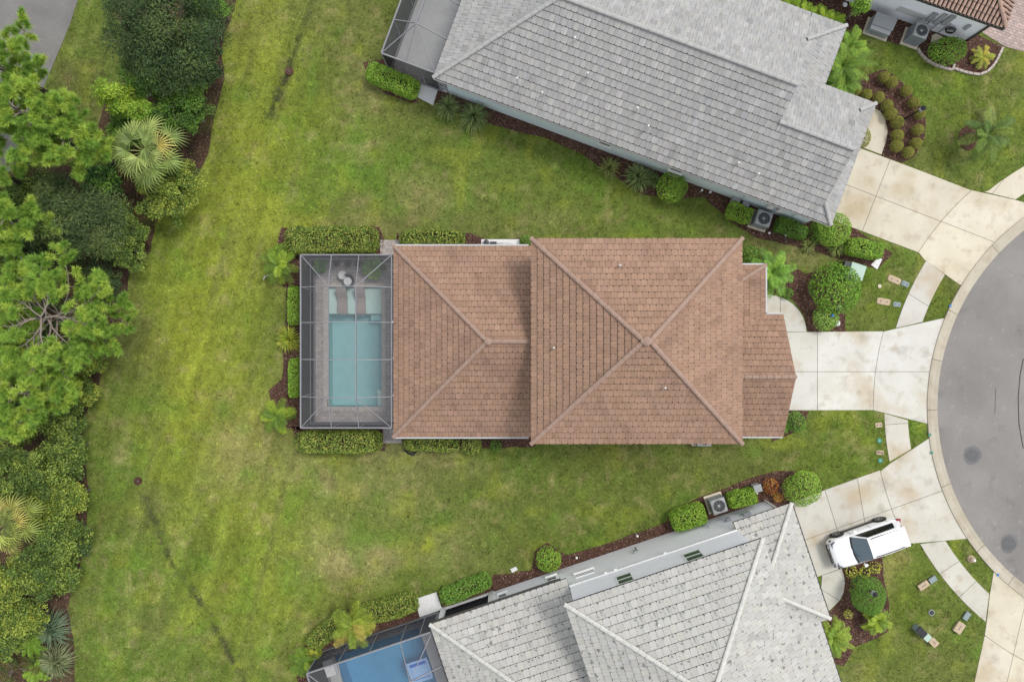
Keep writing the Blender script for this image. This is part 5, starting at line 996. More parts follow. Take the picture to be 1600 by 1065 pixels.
# ------------------------------------------------------------ small things
mat('ac_metal', (.24, .26, .27), (.28, .30, .31), scale=4, rough=.5); mat('ac_light', (.29, .30, .30), rough=.5); mat('ac_dark', (.02, .022, .025), rough=.7)
mat('beige_pad', (.58, .50, .38), (.64, .57, .45), scale=5, rough=.9, fine=(20, .1)); mat('util_green', (.36, .47, .40), (.40, .51, .44), scale=3, rough=.6, fine=(15, .06)); mat('util_tan', (.40, .30, .20), (.48, .38, .27), scale=6, rough=.9, fine=(20, .15)); mat('util_grey', (.19, .24, .24), (.24, .29, .29), scale=6, rough=.7)
mat('cover_green', (.05, .22, .15), rough=.6); mat('black_metal', (.018, .018, .02), rough=.5); mat('iron', (.10, .10, .10), (.13, .13, .13), scale=12, rough=.8, fine=(30, .2)); mat('patch', (.135, .13, .13), (.16, .155, .155), scale=3, rough=.95, fine=(25, .15))
mat('lamp_glass', (.30, .32, .36), rough=.2); mat('grey_plastic', (.33, .34, .35), rough=.5); mat('blue_paint', (.05, .17, .42), rough=.6); mat('stone_edge', (.36, .31, .27), (.46, .40, .36), scale=6, rough=.95, fine=(18, .2))
def ac(u, v, label, rz, sz=.82, h=.75, pad=True, hd=.5, body='ac_metal'):
    x, y, _ = P(u, v, h * .9); t = thing('air_conditioner', (x, y, .02), label, 'air conditioner', R(rz)); a = sz / 2
    if pad: MB().box((0, 0, .04), (sz + .22, sz + .22, .08)).build('base_pad', MATS['beige_pad'], t, local=True)
    MB().box((0, 0, .08 + h / 2), (sz - .06, sz - .06, h - .04)).build('core', MATS['ac_dark'], t, local=True)
    c = MB()
    for i in range(9):
        z = .12 + (h - .16) * i / 8
        for s_ in (-1, 1): c.box((0, s_ * (a - .012), z), (sz, .024, .055)); c.box((s_ * (a - .012), 0, z), (.024, sz - .05, .055))
    c.build('louver', MATS[body], t, local=True)
    for sx in (-1, 1):
        for sy in (-1, 1): MB().box((sx * (a - .02), sy * (a - .02), .08 + h / 2), (.05, .05, h)).build('corner_post', MATS[body], t, local=True)
    r = a * .80; m = MB(); n = 28; zt = .08 + h; vv = []; fs = []
    for j in range(n):
        an = 2 * math.pi * j / n; cx_, sx_ = math.cos(an), math.sin(an); q = 1 / max(abs(cx_), abs(sx_)); q = min(q, 1.28)
        vv += [(r * cx_, r * sx_, zt - .06), (r * cx_, r * sx_, zt + .03), (r * 1.12 * cx_, r * 1.12 * sx_, zt + .045), (a * q * cx_, a * q * sx_, zt + .01), (a * q * cx_, a * q * sx_, zt - .06)]
    for j in range(n):
        k = (j + 1) % n
        for i in range(4): fs.append((5 * j + i, 5 * k + i, 5 * k + i + 1, 5 * j + i + 1))
    m.add(vv, fs).build('top_ring', MATS['ac_light'], t, local=True)
    MB().lathe((0, 0, zt - .10), [(r * .99, 0), (r * .99, .005), (0, .006)], 24, cap=False).build('fan_well', MATS['ac_dark'], t, local=True)
    for j in range(3):
        an = j * 2.094 + .4; b = MB(); p0, p1 = an - .36, an + .36
        b.add([(.06 * math.cos(an), .06 * math.sin(an), zt - .05), (r * .9 * math.cos(p0), r * .9 * math.sin(p0), zt - .07), (r * .93 * math.cos(an), r * .93 * math.sin(an), zt - .05), (r * .9 * math.cos(p1), r * .9 * math.sin(p1), zt - .03)], [(0, 1, 2, 3)]).build('fan_blade', MATS['ac_light'], t, local=True)
    MB().lathe((0, 0, zt - .05), [(.08, 0), (.08, .04), (.04, .06)], 12).build('hub', MATS['grey_plastic'], t, local=True)
    g = MB()
    for q in (.35, .6, .85): g.tube([(r * q * math.cos(x_), r * q * math.sin(x_), zt + .025) for x_ in np.linspace(0, 2 * math.pi, 19)], .006, 4)
    for j in range(10): an = j * .628; g.tube([(.07 * math.cos(an), .07 * math.sin(an), zt + .03), (r * math.cos(an), r * math.sin(an), zt + .028)], .005, 4)
    g.build('grille', MATS['ac_light'], t, local=True); return t
ac(1192, 342, 'grey air conditioner by the pale blue wall', -18, .86, .8); ac(1122, 789, 'dark grey air conditioner by the white two-storey wall', 18, .84, .8, pad=True); ac(1437, 50, 'tall grey air conditioner by the white wall at upper right', -20, .82, 1.0); ac(1099, 685, 'air conditioner peeking out below the brown eave', 0, .8, .8)
def boxthing(name, u, v, sz, h, label, cat, m, rz=0, lid=None, z=0.02, lidm=None):
    x, y, _ = P(u, v, h); t = thing(name, (x, y, z), label, cat, R(rz)); a, b = sz
    MB().prism([(-a / 2, -b / 2), (a / 2, -b / 2), (a / 2, b / 2), (-a / 2, b / 2)], 0, h - .03).build('body', MATS[m], t, local=True)
    MB().prism([(-a / 2 - .03, -b / 2 - .03), (a / 2 + .03, -b / 2 - .03), (a / 2 + .03, b / 2 + .03), (-a / 2 - .03, b / 2 + .03)], h - .029, h + .02, .015).build('lid', MATS[lidm or m], t, local=True); return t
t = boxthing('transformer_box', 1339, 424, (.82, .82), .75, 'pale green utility transformer box on the front lawn', 'utility box', 'util_green', -18); MB().box((0, -.43, .36), (.7, .02, .6)).build('door', MATS['util_green'], t, local=True); MB().box((.1, -.45, .36), (.05, .03, .12)).build('handle', MATS['black_metal'], t, local=True)
boxthing('utility_pedestal', 1323.5, 413, (.28, .30), .9, 'dark utility pedestal behind the pale green transformer box', 'utility box', 'black_metal', -18)
o = MB().prism(PP([(1360,414),(1372,402),(1378,405),(1370,421)]), 0, .06, .01).build('concrete_pad', MATS['white_slab']); tag(o, 'small white concrete pad at the end of the lime box hedge', 'pad')
def meter(u, v, l, w_, rz, label, m, name='meter_lid', cat='meter box'):
    x, y = P2(u, v); t = thing(name, (x, y, .0), label, cat, R(rz)); n = 20; pl = []
    for i in range(n):
        an = 2 * math.pi * i / n; c, s_ = math.cos(an), math.sin(an); pl.append((l / 2 * math.copysign(abs(c) ** .35, c), w_ / 2 * math.copysign(abs(s_) ** .35, s_)))
    MB().prism(pl, 0, .05, .01).build('frame', MATS[m], t, local=True); MB().prism(shrink(pl, .05), .05, .062, .006).build('lid', MATS['util_tan' if m == 'util_tan' else m], t, local=True)
    for q in (-.22, .24): MB().box((l * q, .0, .066), (.09, .05, .012), .4).build('latch', MATS['iron'], t, local=True)
    return t
def box_meter(u, v, l, w_, h, rz, label):
    t = boxthing('cable_pedestal', u, v, (l, w_), h, label, 'utility box', 'util_tan', rz); MB().box((.0, 0, h + .026), (l * .5, .03, .01)).build('hinge', MATS['iron'], t, local=True); return t
meter(1397, 437, .80, .38, -24, 'upper tan meter lid beside the upper sidewalk', 'util_tan'); meter(1414, 443.5, .46, .30, -24, 'upper grey meter lid beside the upper sidewalk', 'util_grey'); meter(1380, 471, .80, .38, -10, 'lower tan meter lid on the front lawn', 'util_tan'); meter(1401, 475.5, .46, .28, -8, 'lower grey meter lid on the front lawn', 'util_grey')
meter(1372.5, 663.5, .42, .28, 8, 'upper tan valve cover below the driveway', 'util_tan', 'valve_cover', 'valve cover'); meter(1374.5, 706.5, .44, .26, 0, 'lower tan valve cover beside the short sidewalk', 'util_tan', 'valve_cover', 'valve cover')
def disc(name, u, v, r, label, cat, m, h=.04, rim='iron'):
    x, y = P2(u, v); t = thing(name, (x, y, .01), label, cat); MB().lathe((0, 0, 0), [(r, 0), (r, h), (r * .82, h + .004), (r * .82, h - .006)], 20).build('ring', MATS[rim], t, local=True)
    MB().lathe((0, 0, 0), [(r * .8, 0), (r * .8, h - .004), (r * .2, h + .004), (0, h + .004)], 20, cap=False).build('lid', MATS[m], t, local=True); MB().box((0, 0, h + .008), (r * .5, r * .18, .008)).build('lift_bar', MATS['white_slab' if m == 'cover_green' else 'iron'], t, local=True); return t
disc('valve_cover', 1373.5, 688, .15, 'upper round green valve cover below the driveway', 'valve cover', 'cover_green', rim='cover_green'); disc('valve_cover', 1375, 719, .15, 'lower round green valve cover by the short sidewalk', 'valve cover', 'cover_green', rim='cover_green'); disc('pipe_cap_cover', 1374, 447, .11, 'small pale round cap on the front lawn', 'cap', 'beige_pad', rim='beige_pad'); disc('cleanout_ring', 1455, 956, .17, 'dark round hole with grey ring in the lower right lawn', 'cap', 'ac_dark', rim='grey_plastic')
def manhole(u, v, r, pu, pv, label):
    x, y = P2(u, v); t = thing('manhole', (x, y, .008), label, 'manhole'); m = MB(); pts = [(pu / S * (1 + .07 * math.sin(3 * a + 1)) * math.cos(a), pv / S * (1 + .06 * math.sin(2 * a)) * math.sin(a)) for a in np.linspace(0, 6.283, 29)[:-1]]
    m.prism(pts, -.004, .006).build('asphalt_patch', MATS['patch'], t, local=True); MB().lathe((0, 0, 0), [(r, .004), (r, .014), (r * .9, .016), (r * .9, .010)], 28).build('ring', MATS['iron'], t, local=True)
    MB().lathe((0, 0, 0), [(r * .88, .005), (r * .88, .014), (0, .016)], 28, cap=False).build('cover', MATS['iron'], t, local=True)
    for i in range(-3, 4): MB().box((0, i * r * .22, .018), (2 * math.sqrt(max(.01, (r * .75) ** 2 - (i * r * .22) ** 2)), .025, .006)).build('rib', MATS['iron'], t, local=True)
manhole(1519, 711, .36, 14, 14.5, 'manhole in a dark patch in the middle of the turning circle'); manhole(1576, 849, .40, 13, 15, 'manhole with dark stain at the lower right of the turning circle')
tl = MB()
for (pts) in ([(1599,560),(1594,585),(1591,620),(1592,660),(1597,690),(1599,700)], [(1556,606),(1555,630),(1554.5,645)]): tl.tube([P(u, v, .010) for u, v in pts], .025 if len(pts) > 3 else .012, 5)
o = tl.build('tar_line', MATS['tar']); tag(o, 'dark tar crack lines on the asphalt at the right edge', 'tar line')
# cable pedestals and boxes on the lower right lawn
box_meter(1443, 914, .58, .30, .14, 34, 'tan utility box beside the curving sidewalk'); boxthing('utility_box', 1457.5, 905, (.40, .26), .12, 'grey lid box touching the tan utility box by the curving sidewalk', 'utility box', 'util_grey', 34)
box_meter(1499, 980, .60, .42, .16, 56, 'large tan utility box near the lower right driveway'); boxthing('utility_box', 1510.5, 962, (.44, .25), .12, 'grey lid box above the large tan utility box', 'utility box', 'util_grey', 56)
boxthing('utility_box', 1440, 987, (.56, .34), .5, 'dark green tall utility box on the lower right lawn', 'utility box', 'util_grey', -45, lidm='black_metal'); boxthing('utility_box', 1448.5, 995, (.36, .34), .40, 'pale green utility box in the middle of the three', 'utility box', 'util_green', -45); box_meter(1459, 1003, .46, .34, .25, -45, 'small tan utility box at the end of the three')
t = thing('valve_post', (*P2(1516, 872), .0), 'round tan valve post on the strip by the kerb', 'valve cover'); MB().lathe((0, 0, 0), [(.21, 0), (.21, .10), (.16, .16), (.14, .30), (.10, .34), (0, .35)], 18, cap=False).build('body', MATS['util_tan'], t, local=True); MB().lathe((.02, 0, .35), [(.07, 0), (.06, .05), (0, .06)], 12, cap=False).build('cap', MATS['white_trim'], t, local=True)
# drains and weeds
for u, v, lab in ((452, 112, 'dark round yard drain in the upper swale'), (216, 751, 'dark round yard drain near the thicket')): disc('yard_drain', u, v, .24, lab, 'drain', 'mulch', .03, 'mulch')
# beside the pale blue wall
t = boxthing('pool_pump', 1150, 314, (.40, .40), .55, 'grey pool filter box by the pale blue wall', 'pool pump', 'grey_plastic', -20); boxthing('pool_pump', 1165, 320, (.36, .28), .40, 'low grey pool pump right of the filter box', 'pool pump', 'black_metal', -20, lidm='grey_plastic')
def wallpipe(T, t, n, z0, z1, root, r=.025, m='grey_plastic', name='conduit'): rod(T(t, n, z0), T(t, n, z1), r, 6).build(name, MATS[m], root)
for t_, a, b in ((9.5, .2, 1.4), (11.2, .1, 1.9), (11.5, .1, 1.9), (12.5, .1, 2.2)): wallpipe(TB, t_, -12.22, a, b, B.root)
lb(MB(), TB, 10.95, 11.25, -12.29, -12.14, 1.1, 1.6).build('meter_box', MATS['white_slab'], B.root); lb(MB(), TB, 11.55, 11.8, -12.29, -12.14, 1.1, 1.6).build('meter_box', MATS['white_slab'], B.root)
lb(MB(), TC, 8.3, 8.55, 13.42, 13.56, 1.0, 1.4).build('meter_box', MATS['grey_plastic'], C.root); lb(MB(), TC, 9.3, 9.7, 13.42, 13.56, .9, 1.5).build('meter_box', MATS['grey_plastic'], C.root); lb(MB(), TC, 2.75, 2.95, 13.45, 13.56, 1.2, 1.5).build('outlet_box', MATS['grey_plastic'], C.root); wallpipe(TC, 7.2, 13.5, .1, 1.6, C.root); wallpipe(TC, 2.95, 13.5, .7, 1.3, C.root, .03, 'black_metal')
x, y, _ = P(1183, 762, .7); t = thing('utility_pedestal', (x, y, .02), 'grey utility box on a white post beside the red croton', 'utility box', R(15)); MB().box((0, 0, .5), (.40, .36, .5)).build('body', MATS['grey_plastic'], t, local=True); MB().box((0, 0, .78), (.46, .42, .06)).build('lid', MATS['ac_light'], t, local=True); rod((.05, -.3, .03), (.12, -.55, .06), .035).build('pipe', MATS['white_trim'], t, local=True); MB().box((0, 0, .125), (.12, .12, .25)).build('post', MATS['white_trim'], t, local=True)
# white house side: generator box, pads, hose reel, panels, stone edging
x, y, _ = P(1381, 37, .8); t = thing('generator_box', (x, y, .02), 'pale grey generator housing by the white wall', 'generator', R(-20)); MB().box((0, 0, .04), (1.45, 1.0, .08)).build('base_pad', MATS['beige_pad'], t, local=True)
MB().add([(-.6, -.42, .08), (.6, -.42, .08), (.6, .42, .08), (-.6, .42, .08), (-.6, -.42, .62), (.6, -.42, .62), (.6, .42, .80), (-.6, .42, .80)], [(3, 2, 1, 0), (0, 1, 5, 4), (1, 2, 6, 5), (2, 3, 7, 6), (3, 0, 4, 7), (4, 5, 6, 7)]).build('body', MATS['grey_plastic'], t, local=True); MB().add([(-.63, -.2, .70), (.63, -.2, .70), (.63, .45, .84), (-.63, .45, .84), (-.63, -.2, .75), (.63, -.2, .75), (.63, .45, .89), (-.63, .45, .89)], [(3, 2, 1, 0), (0, 1, 5, 4), (1, 2, 6, 5), (2, 3, 7, 6), (3, 0, 4, 7), (4, 5, 6, 7)]).build('lid', MATS['ac_light'], t, local=True)
for k in range(4): MB().box((-.35 + .22 * k, -.43, .35), (.14, .02, .3)).build('vent', MATS['ac_metal'], t, local=True)
o = MB().prism(PP([(1455,56),(1462,53),(1472,58),(1465,68),(1454,66)]), 0, .07, .01).build('stone_pad', MATS['beige_pad']); tag(o, 'small tan stone pad beside the tall grey air conditioner', 'pad')
x, y, _ = TD(-1.35, -.12, 0); t = thing('hose_reel', (x, y, .7), 'black coiled garden hose hanging on the white wall', 'hose', R(-19.3))
cl = MB()
for q in range(3): cl.tube([((.27 - .03 * q) * math.cos(a), -.05 - .05 * q, (.27 - .03 * q) * math.sin(a) + .25) for a in np.linspace(0, 6.283, 21)], .025, 5)
cl.build('hose_coil', MATS['black_metal'], t, local=True); MB().box((0, -.03, .25), (.16, .16, .16)).build('bracket', MATS['grey_plastic'], t, local=True)
for k, (tt, z0, z1, ww) in enumerate(((-2.75, .9, 1.7, .28), (-2.3, .8, 1.9, .22), (-1.9, 1.0, 2.0, .30), (-.75, 1.2, 1.7, .18))): lb(MB(), TD, tt - ww / 2, tt + ww / 2, -.12, -.005, z0, z1).build('meter_box', MATS['grey_plastic' if k % 2 else 'ac_light'], D)
for tt in (-2.55, -2.1, -1.6): rod(TD(tt, -.06, .1), TD(tt, -.06, 1.3), .025).build('conduit', MATS['ac_light'], D)
t = thing('stone_edging', (*P2(1520, 112), 0), 'pale stone edging round the bed at the upper right', 'edging'); EP = [(1434,76),(1438,84),(1448,94),(1460,101),(1474,106),(1487,109.5)]; EP2 = [(1491,107),(1505,112),(1520,115.5),(1531,116.5),(1542,112),(1550,105),(1557,95),(1562,84),(1567,74)]
for E_ in (EP, EP2, [(1488,110),(1491,100)]):
    for (a, b) in zip(E_[:-1], E_[1:]):
        L = math.hypot(b[0] - a[0], b[1] - a[1]); k = max(1, round(L / 8))
        for i in range(k):
            p = [a[j] + (b[j] - a[j]) * (i + .04) / k for j in (0, 1)]; q = [a[j] + (b[j] - a[j]) * (i + .96) / k for j in (0, 1)]; beam(P(*p, .06), P(*q, .06), .13, .13 + random.uniform(-.01, .01)).build('edging_stone', MATS['stone_edge'], t)
t = thing('tree_stake', P(1336, 22, 0), 'white slanted stake holding the small staked tree', 'stake'); rod(P(1327, 26, .03), P(1341, 14, 1.2), .03).build('pole', MATS['white_trim'], t); rod(P(1339.5, 15, 1.08), P(1342, 12, 1.12), .02).build('tie', MATS['black_metal'], t)
t = thing('downspout_outlet', P(1320, 8, 0), 'small white round drain pop-up in the top mulch bed', 'drain'); MB().lathe(P(1320, 8, .02), [(.11, 0), (.11, .08), (.06, .12), (0, .12)], 14, cap=False).build('cap', MATS['white_trim'], t); MB().lathe(P(1320, 8, .0), [(.14, 0), (.14, .03), (.1, .04)], 14).build('ring', MATS['white_trim'], t)
# path lights
def path_light(u, v, du, dv, label, m='white_trim'):
    t = thing('path_light', P(u, v, 0), label, 'light'); rod(P(u, v, .0), P(u + du * .8, v + dv * .8, .35), .016).build('stake', MATS[m], t); MB().lathe(P(u + du, v + dv, .36), [(.07, 0), (.06, .04), (0, .07)], 12, cap=False).build('cap', MATS[m], t)
path_light(993, 832, 3, 5, 'white path light in the bed below the brown house'); path_light(900, 868, 1, 3, 'small white path light near the lone lime bush'); path_light(1093, 301, 4, -4, 'white slanted path light right of the round wall bush'); path_light(1107, 302, 3, -2, 'second white path light by the pale blue wall'); path_light(1227, 369, 1, -2, 'white path light below the box hedge'); path_light(1200, 365, 2, -1, 'low path light beside the wall air conditioner')
o = MB().prism(PP([(797,888),(806,884),(809,889),(800,894)]), 0, .10, .02).build('stone', MATS['white_slab']); tag(o, 'pale flat stone at the edge of the lower lawn', 'stone')
# lamp post and ornaments
def lamp(u, v, ut, vt, h, label, head=.14):
    t = thing('lamp_post', P(u, v, 0), label, 'lamp post'); b = P(u, v, 0); MB().tube([(b[0], b[1], 0), (b[0], b[1], h)], [.045, .04], 8).build('pole', MATS['black_metal'], t); c = (b[0], b[1], h)
    MB().lathe(c, [(.06, 0), (head, .06), (head * .9, .28)], 6).build('lantern', MATS['lamp_glass'], t); MB().lathe((c[0], c[1], h + .28), [(head * 1.15, 0), (head * 1.1, .03), (.03, .14), (0, .16)], 6, cap=False).build('cap', MATS['black_metal'], t)
    MB().lathe(b, [(.12, 0), (.12, .05), (.05, .12)], 10).build('base', MATS['black_metal'], t)
lamp(1336, 906, 0, 0, 1.95, 'black lamp post in the shrub beside the car'); lamp(1411, 187, 0, 0, 1.7, 'black lamp post among the clipped olive balls')
t = thing('garden_globe', P(1300, 493, 0), 'small blue globe ornament in the light green bush', 'ornament'); c = P(1300, 493, 1.0); rod((c[0], c[1], 0), (c[0], c[1], 1.0), .015).build('stand', MATS['black_metal'], t); MB().lathe((c[0], c[1], .98), [(.0, 0), (.06, .02), (.10, .09), (.06, .16), (0, .18)], 12, cap=False).build('globe', MATS['blue_paint'], t, smooth=True)
for i, (u, v) in enumerate(((1311, 481), (1308, 505))): o = MB().lathe(P(u, v, .02), [(.16, 0), (.17, .06), (.10, .14), (0, .15)], 7, cap=False).build('white_rock', MATS['white_slab'], None); tag(o, ('upper', 'lower')[i] + ' white rock beside the light green driveway bush', 'rock')
for i, (u, v) in enumerate(((1453, 679), (1456, 707))): o = MB().lathe(P(u, v, .088), [(.09, 0), (.08, .004), (0, .005)], 12, cap=False).build('kerb_marker', MATS['cover_green']); tag(o, ('upper', 'lower')[i] + ' small green disc marker on the kerb', 'marker')
o = MB().lathe(P(1559.5, 897.5, .088), [(.08, 0), (.07, .004), (0, .005)], 12, cap=False).build('kerb_marker', MATS['blue_paint']); tag(o, 'small blue marker on the kerb at lower right', 'marker'); o = MB().lathe(P(1485, 478, .088), [(.08, 0), (.07, .004), (0, .005)], 12, cap=False).build('kerb_marker', MATS['blue_paint']); tag(o, 'small faded blue marker on the upper kerb', 'marker')
t = thing('splash_hose', P(643, 705, 0), 'black drain pipe end on the lawn below the brown house', 'pipe'); MB().tube([P(631, 702, .04), P(638, 708, .05), P(646, 710, .05), P(650, 706, .05)], [.05, .06, .07, .05], 7).build('pipe', MATS['black_metal'], t); MB().lathe(P(645, 709, .03), [(.12, 0), (.11, .06), (.05, .07)], 10).build('end_cap', MATS['black_metal'], t)
t = thing('pvc_pipe', P(412, 433, 0), 'white bent pvc pipe on the lawn left of the pool cage', 'pipe'); MB().tube([P(412, 437, .03), P(413, 433, .06), P(418, 430, .06), P(426, 428, .05)], .035, 7).build('pipe', MATS['pvc'], t)
pe = thing('pool_equipment', P(765, 380, 0), 'pool pump and filter on the pad above the brown roof', 'pool pump'); MB().lathe(P(760, 379, .07), [(.14, 0), (.16, .1), (.14, .35), (0, .38)], 14, cap=False).build('filter', MATS['pot_dark'], pe); MB().tube([P(766, 380, .15), P(776, 380, .15)], .10, 10).build('pump', MATS['pot_dark'], pe); MB().tube([P(776, 380, .2), P(786, 379, .3), P(800, 381, .3), P(808, 384, .2)], .035, 7).build('pipe', MATS['pvc'], pe)
# ------------------------------------------------------------ white car
mat('car_white', (.80, .80, .81), rough=.25, spec=.5, coat=.6); mat('car_glass_sky', (.085, .12, .145), rough=.05, spec=.8); mat('car_glass_dark', (.008, .008, .01), rough=.08, spec=.6); mat('car_black', (.012, .012, .013), rough=.5); mat('rubber', (.02, .02, .02), rough=.9); mat('rim_grey', (.32, .32, .33), rough=.35, metal=.8); mat('tail_red', (.25, .015, .02), rough=.2); mat('lamp_clear', (.10, .11, .12), rough=.1, spec=.8)  # windshield glass has the bluish sky reflection painted into its base colour
car = thing('parked_car', (20.38, -11.62, .035), 'white compact sport utility car parked nose to the garage', 'car', R(199.3))
ST = [(-2.16, .66, .42, .86), (-2.10, .78, .34, 1.00), (-1.95, .86, .30, 1.06), (-1.6, .895, .27, 1.08), (-1.2, .905, .25, 1.075), (-.6, .90, .22, 1.05), (0, .895, .22, 1.03), (.6, .895, .22, 1.02), (.95, .895, .24, 1.01), (1.3, .89, .26, .985), (1.65, .875, .28, .94), (1.92, .83, .30, .88), (2.08, .72, .34, .80), (2.16, .55, .40, .70)]
vv = []; fs = []; K = 0
for (x, w_, zb, zt) in ST:
    hf = [(.0, zb), (w_ * .80, zb), (w_ * .97, zb + .08), (w_, .52), (w_ * .985, .52 + (zt - .52) * .55), (w_ * .95, zt - .06), (w_ * .86, zt - .008), (w_ * .5, zt + .022), (0, zt + .03)]
    sec = [(-y, z) for y, z in hf[:0:-1]] ; sec = [(y, z) for y, z in hf] + [(-y, z) for y, z in hf[-2:0:-1]]; K = len(sec); vv += [(x, y, z) for y, z in sec]
for i in range(len(ST) - 1):
    for j in range(K): fs.append((i * K + j, (i + 1) * K + j, (i + 1) * K + (j + 1) % K, i * K + (j + 1) % K))
fs += [tuple(range(K)), tuple(range(len(ST) * K - 1, (len(ST) - 1) * K - 1, -1))]
body = MB().add(vv, fs).build('body', MATS['car_white'], car, local=True, smooth=True)
bb, rf_ = [(.92, .80, 1.03), (-2.02, .76, 1.08)], [(.18, .60, 1.53), (-1.72, .58, 1.53)]
rv = []; rfs = []; xs = np.linspace(.22, -1.80, 8)
for x in xs:
    f = (x + 1.80) / 2.02; zc = 1.555 + .03 * math.sin(math.pi * min(1, max(0, f))); w_ = .60 + .03 * math.sin(math.pi * f)
    for y, dz in ((-1, -.05), (-.9, -.012), (-.5, .008), (0, .015), (.5, .008), (.9, -.012), (1, -.05)): rv.append((x, y * w_, zc + dz))
for i in range(7):
    for j in range(6): rfs.append((i * 7 + j, (i + 1) * 7 + j, (i + 1) * 7 + j + 1, i * 7 + j + 1)[::-1])
MB().add(rv, rfs).build('roof', MATS['car_white'], car, local=True, smooth=True)
def panel(pts, name, m, par=None): return MB().add(pts, [tuple(range(len(pts)))]).build(name, MATS[m], par or car, local=True)
ws = []
for y in np.linspace(-1, 1, 7): ws.append((.97 - .13 * y * y, y * .76, 1.035))
wt = [(.24 - .03 * y * y, y * .60, 1.55 - .03 * y * y) for y in np.linspace(1, -1, 7)]
g = MB(); g.add(ws + wt[::-1], [(i, i + 1, 8 + i, 7 + i) for i in range(6)]).build('windshield', MATS['car_glass_sky'], car, local=True, smooth=True)
g = MB(); a_ = [(1.05 - .13 * y * y, y * .80, 1.03) for y in np.linspace(-1, 1, 7)]; b_ = [(.955 - .13 * y * y, y * .775, 1.045) for y in np.linspace(-1, 1, 7)]; g.add(a_ + b_, [(i, i + 1, 8 + i, 7 + i) for i in range(6)]).build('cowl', MATS['car_black'], car, local=True)
panel([(-1.80, -.56, 1.52), (-1.80, .56, 1.52), (-2.06, .70, 1.10), (-2.06, -.70, 1.10)], 'rear_window', 'car_glass_dark'); MB().box((-1.86, 0, 1.555), (.26, 1.16, .035)).build('spoiler', MATS['car_white'], car, local=True)
for s_ in (-1, 1):
    # upper flank: white pillars with dark side glass set proud
    panel([(.90, s_ * .80, 1.03), (-2.04, s_ * .78, 1.08), (-1.80, s_ * .59, 1.53), (.22, s_ * .60, 1.53)], 'side_frame', 'car_white')
    panel([(.62, s_ * .806, 1.07), (-1.62, s_ * .803, 1.10), (-1.50, s_ * .655, 1.47), (.12, s_ * .638, 1.49), (.42, s_ * .74, 1.27)], 'side_window', 'car_glass_dark')
    MB().box((-.42, s_ * .735, 1.28), (.05, .012, .36), M=Matrix.Translation((-.42, s_ * .735, 1.28)) @ Matrix.Rotation(s_ * -.37, 4, 'X') @ Matrix.Translation((.42, -s_ * .735, -1.28))).build('door_pillar', MATS['car_black'], car, local=True)
    MB().tube([(.05, s_ * .53, 1.575), (-.3, s_ * .545, 1.60), (-1.3, s_ * .545, 1.60), (-1.65, s_ * .52, 1.57)], .022, 6).build('roof_rail', MATS['car_black'], car, local=True)
    m = MB().tube([(.62, s_ * .88, 1.06), (.58, s_ * .98, 1.10)], .03, 6).add([(.66, s_ * .94, 1.02), (.66, s_ * 1.08, 1.04), (.66, s_ * 1.08, 1.16), (.66, s_ * .94, 1.17), (.48, s_ * .95, 1.04), (.48, s_ * 1.06, 1.05), (.48, s_ * 1.06, 1.14), (.48, s_ * .95, 1.15)], [(0, 1, 2, 3), (7, 6, 5, 4), (0, 4, 5, 1), (1, 5, 6, 2), (2, 6, 7, 3), (3, 7, 4, 0)]); m.build('mirror', MATS['car_white'], car, local=True)
    panel([(1.99, s_ * .40, .905), (2.03, s_ * .70, .835), (1.78, s_ * .82, .935), (1.80, s_ * .74, .952), (1.95, s_ * .62, .905)], 'headlight', 'lamp_clear'); MB().box((2.10, s_ * .55, .75), (.10, .34, .09), s_ * -.5).build('headlight_lens', MATS['lamp_clear'], car, local=True)
    MB().box((-2.03, s_ * .76, .98), (.24, .20, .10), s_ * .35).build('tail_light', MATS['tail_red'], car, local=True); MB().box((1.95, s_ * .80, .72), (.10, .10, .10)).build('fog_light', MATS['car_black'], car, local=True)
    for x in (1.33, -1.27):
        ar = MB(); ar.lathe((0, 0, 0), [(.41, -.012), (.41, .018), (.30, .02), (.0, .02)], 26, cap=False); Mx = Matrix.Translation((x, s_ * .885, .36)) @ Matrix.Rotation(-s_ * math.pi / 2, 4, 'X'); ar.v = [tuple(Mx @ Vector(q)) for q in ar.v]; ar.build('wheel_arch', MATS['car_black'], car, local=True)
        wh = MB(); wh.lathe((0, 0, 0), [(.20, -.10), (.30, -.10), (.335, -.07), (.335, .07), (.30, .10), (.22, .10)], 26); Mx = Matrix.Translation((x, s_ * .835, .335)) @ Matrix.Rotation(-s_ * math.pi / 2, 4, 'X'); wh.v = [tuple(Mx @ Vector(q)) for q in wh.v]; wo_ = wh.build('wheel', MATS['rubber'], car, local=True, smooth=False)
        rm = MB(); rm.lathe((0, 0, .103), [(.225, 0), (.225, .012), (.20, .012), (.20, 0)], 26, cap=False)
        for q in range(5):
            a = q * 1.2566; rm.add([(.03 * math.cos(a + 1.2), .03 * math.sin(a + 1.2), .108), (.21 * math.cos(a - .14), .21 * math.sin(a - .14), .112), (.21 * math.cos(a + .14), .21 * math.sin(a + .14), .112), (.03 * math.cos(a - 1.2), .03 * math.sin(a - 1.2), .108)], [(0, 3, 1, 2)])
        rm.v = [tuple(Mx @ Vector(q)) for q in rm.v]; rm.build('rim', MATS['rim_grey'], wo_, local=True)
    MB().box((.03, s_ * .905, .30), (1.9, .03, .12)).build('sill_trim', MATS['car_black'], car, local=True)
    for dx in (.75, -.42, -1.45): MB().box((dx, s_ * .898, .74), (.008, .012, .46)).build('door_seam', MATS['car_black'], car, local=True)
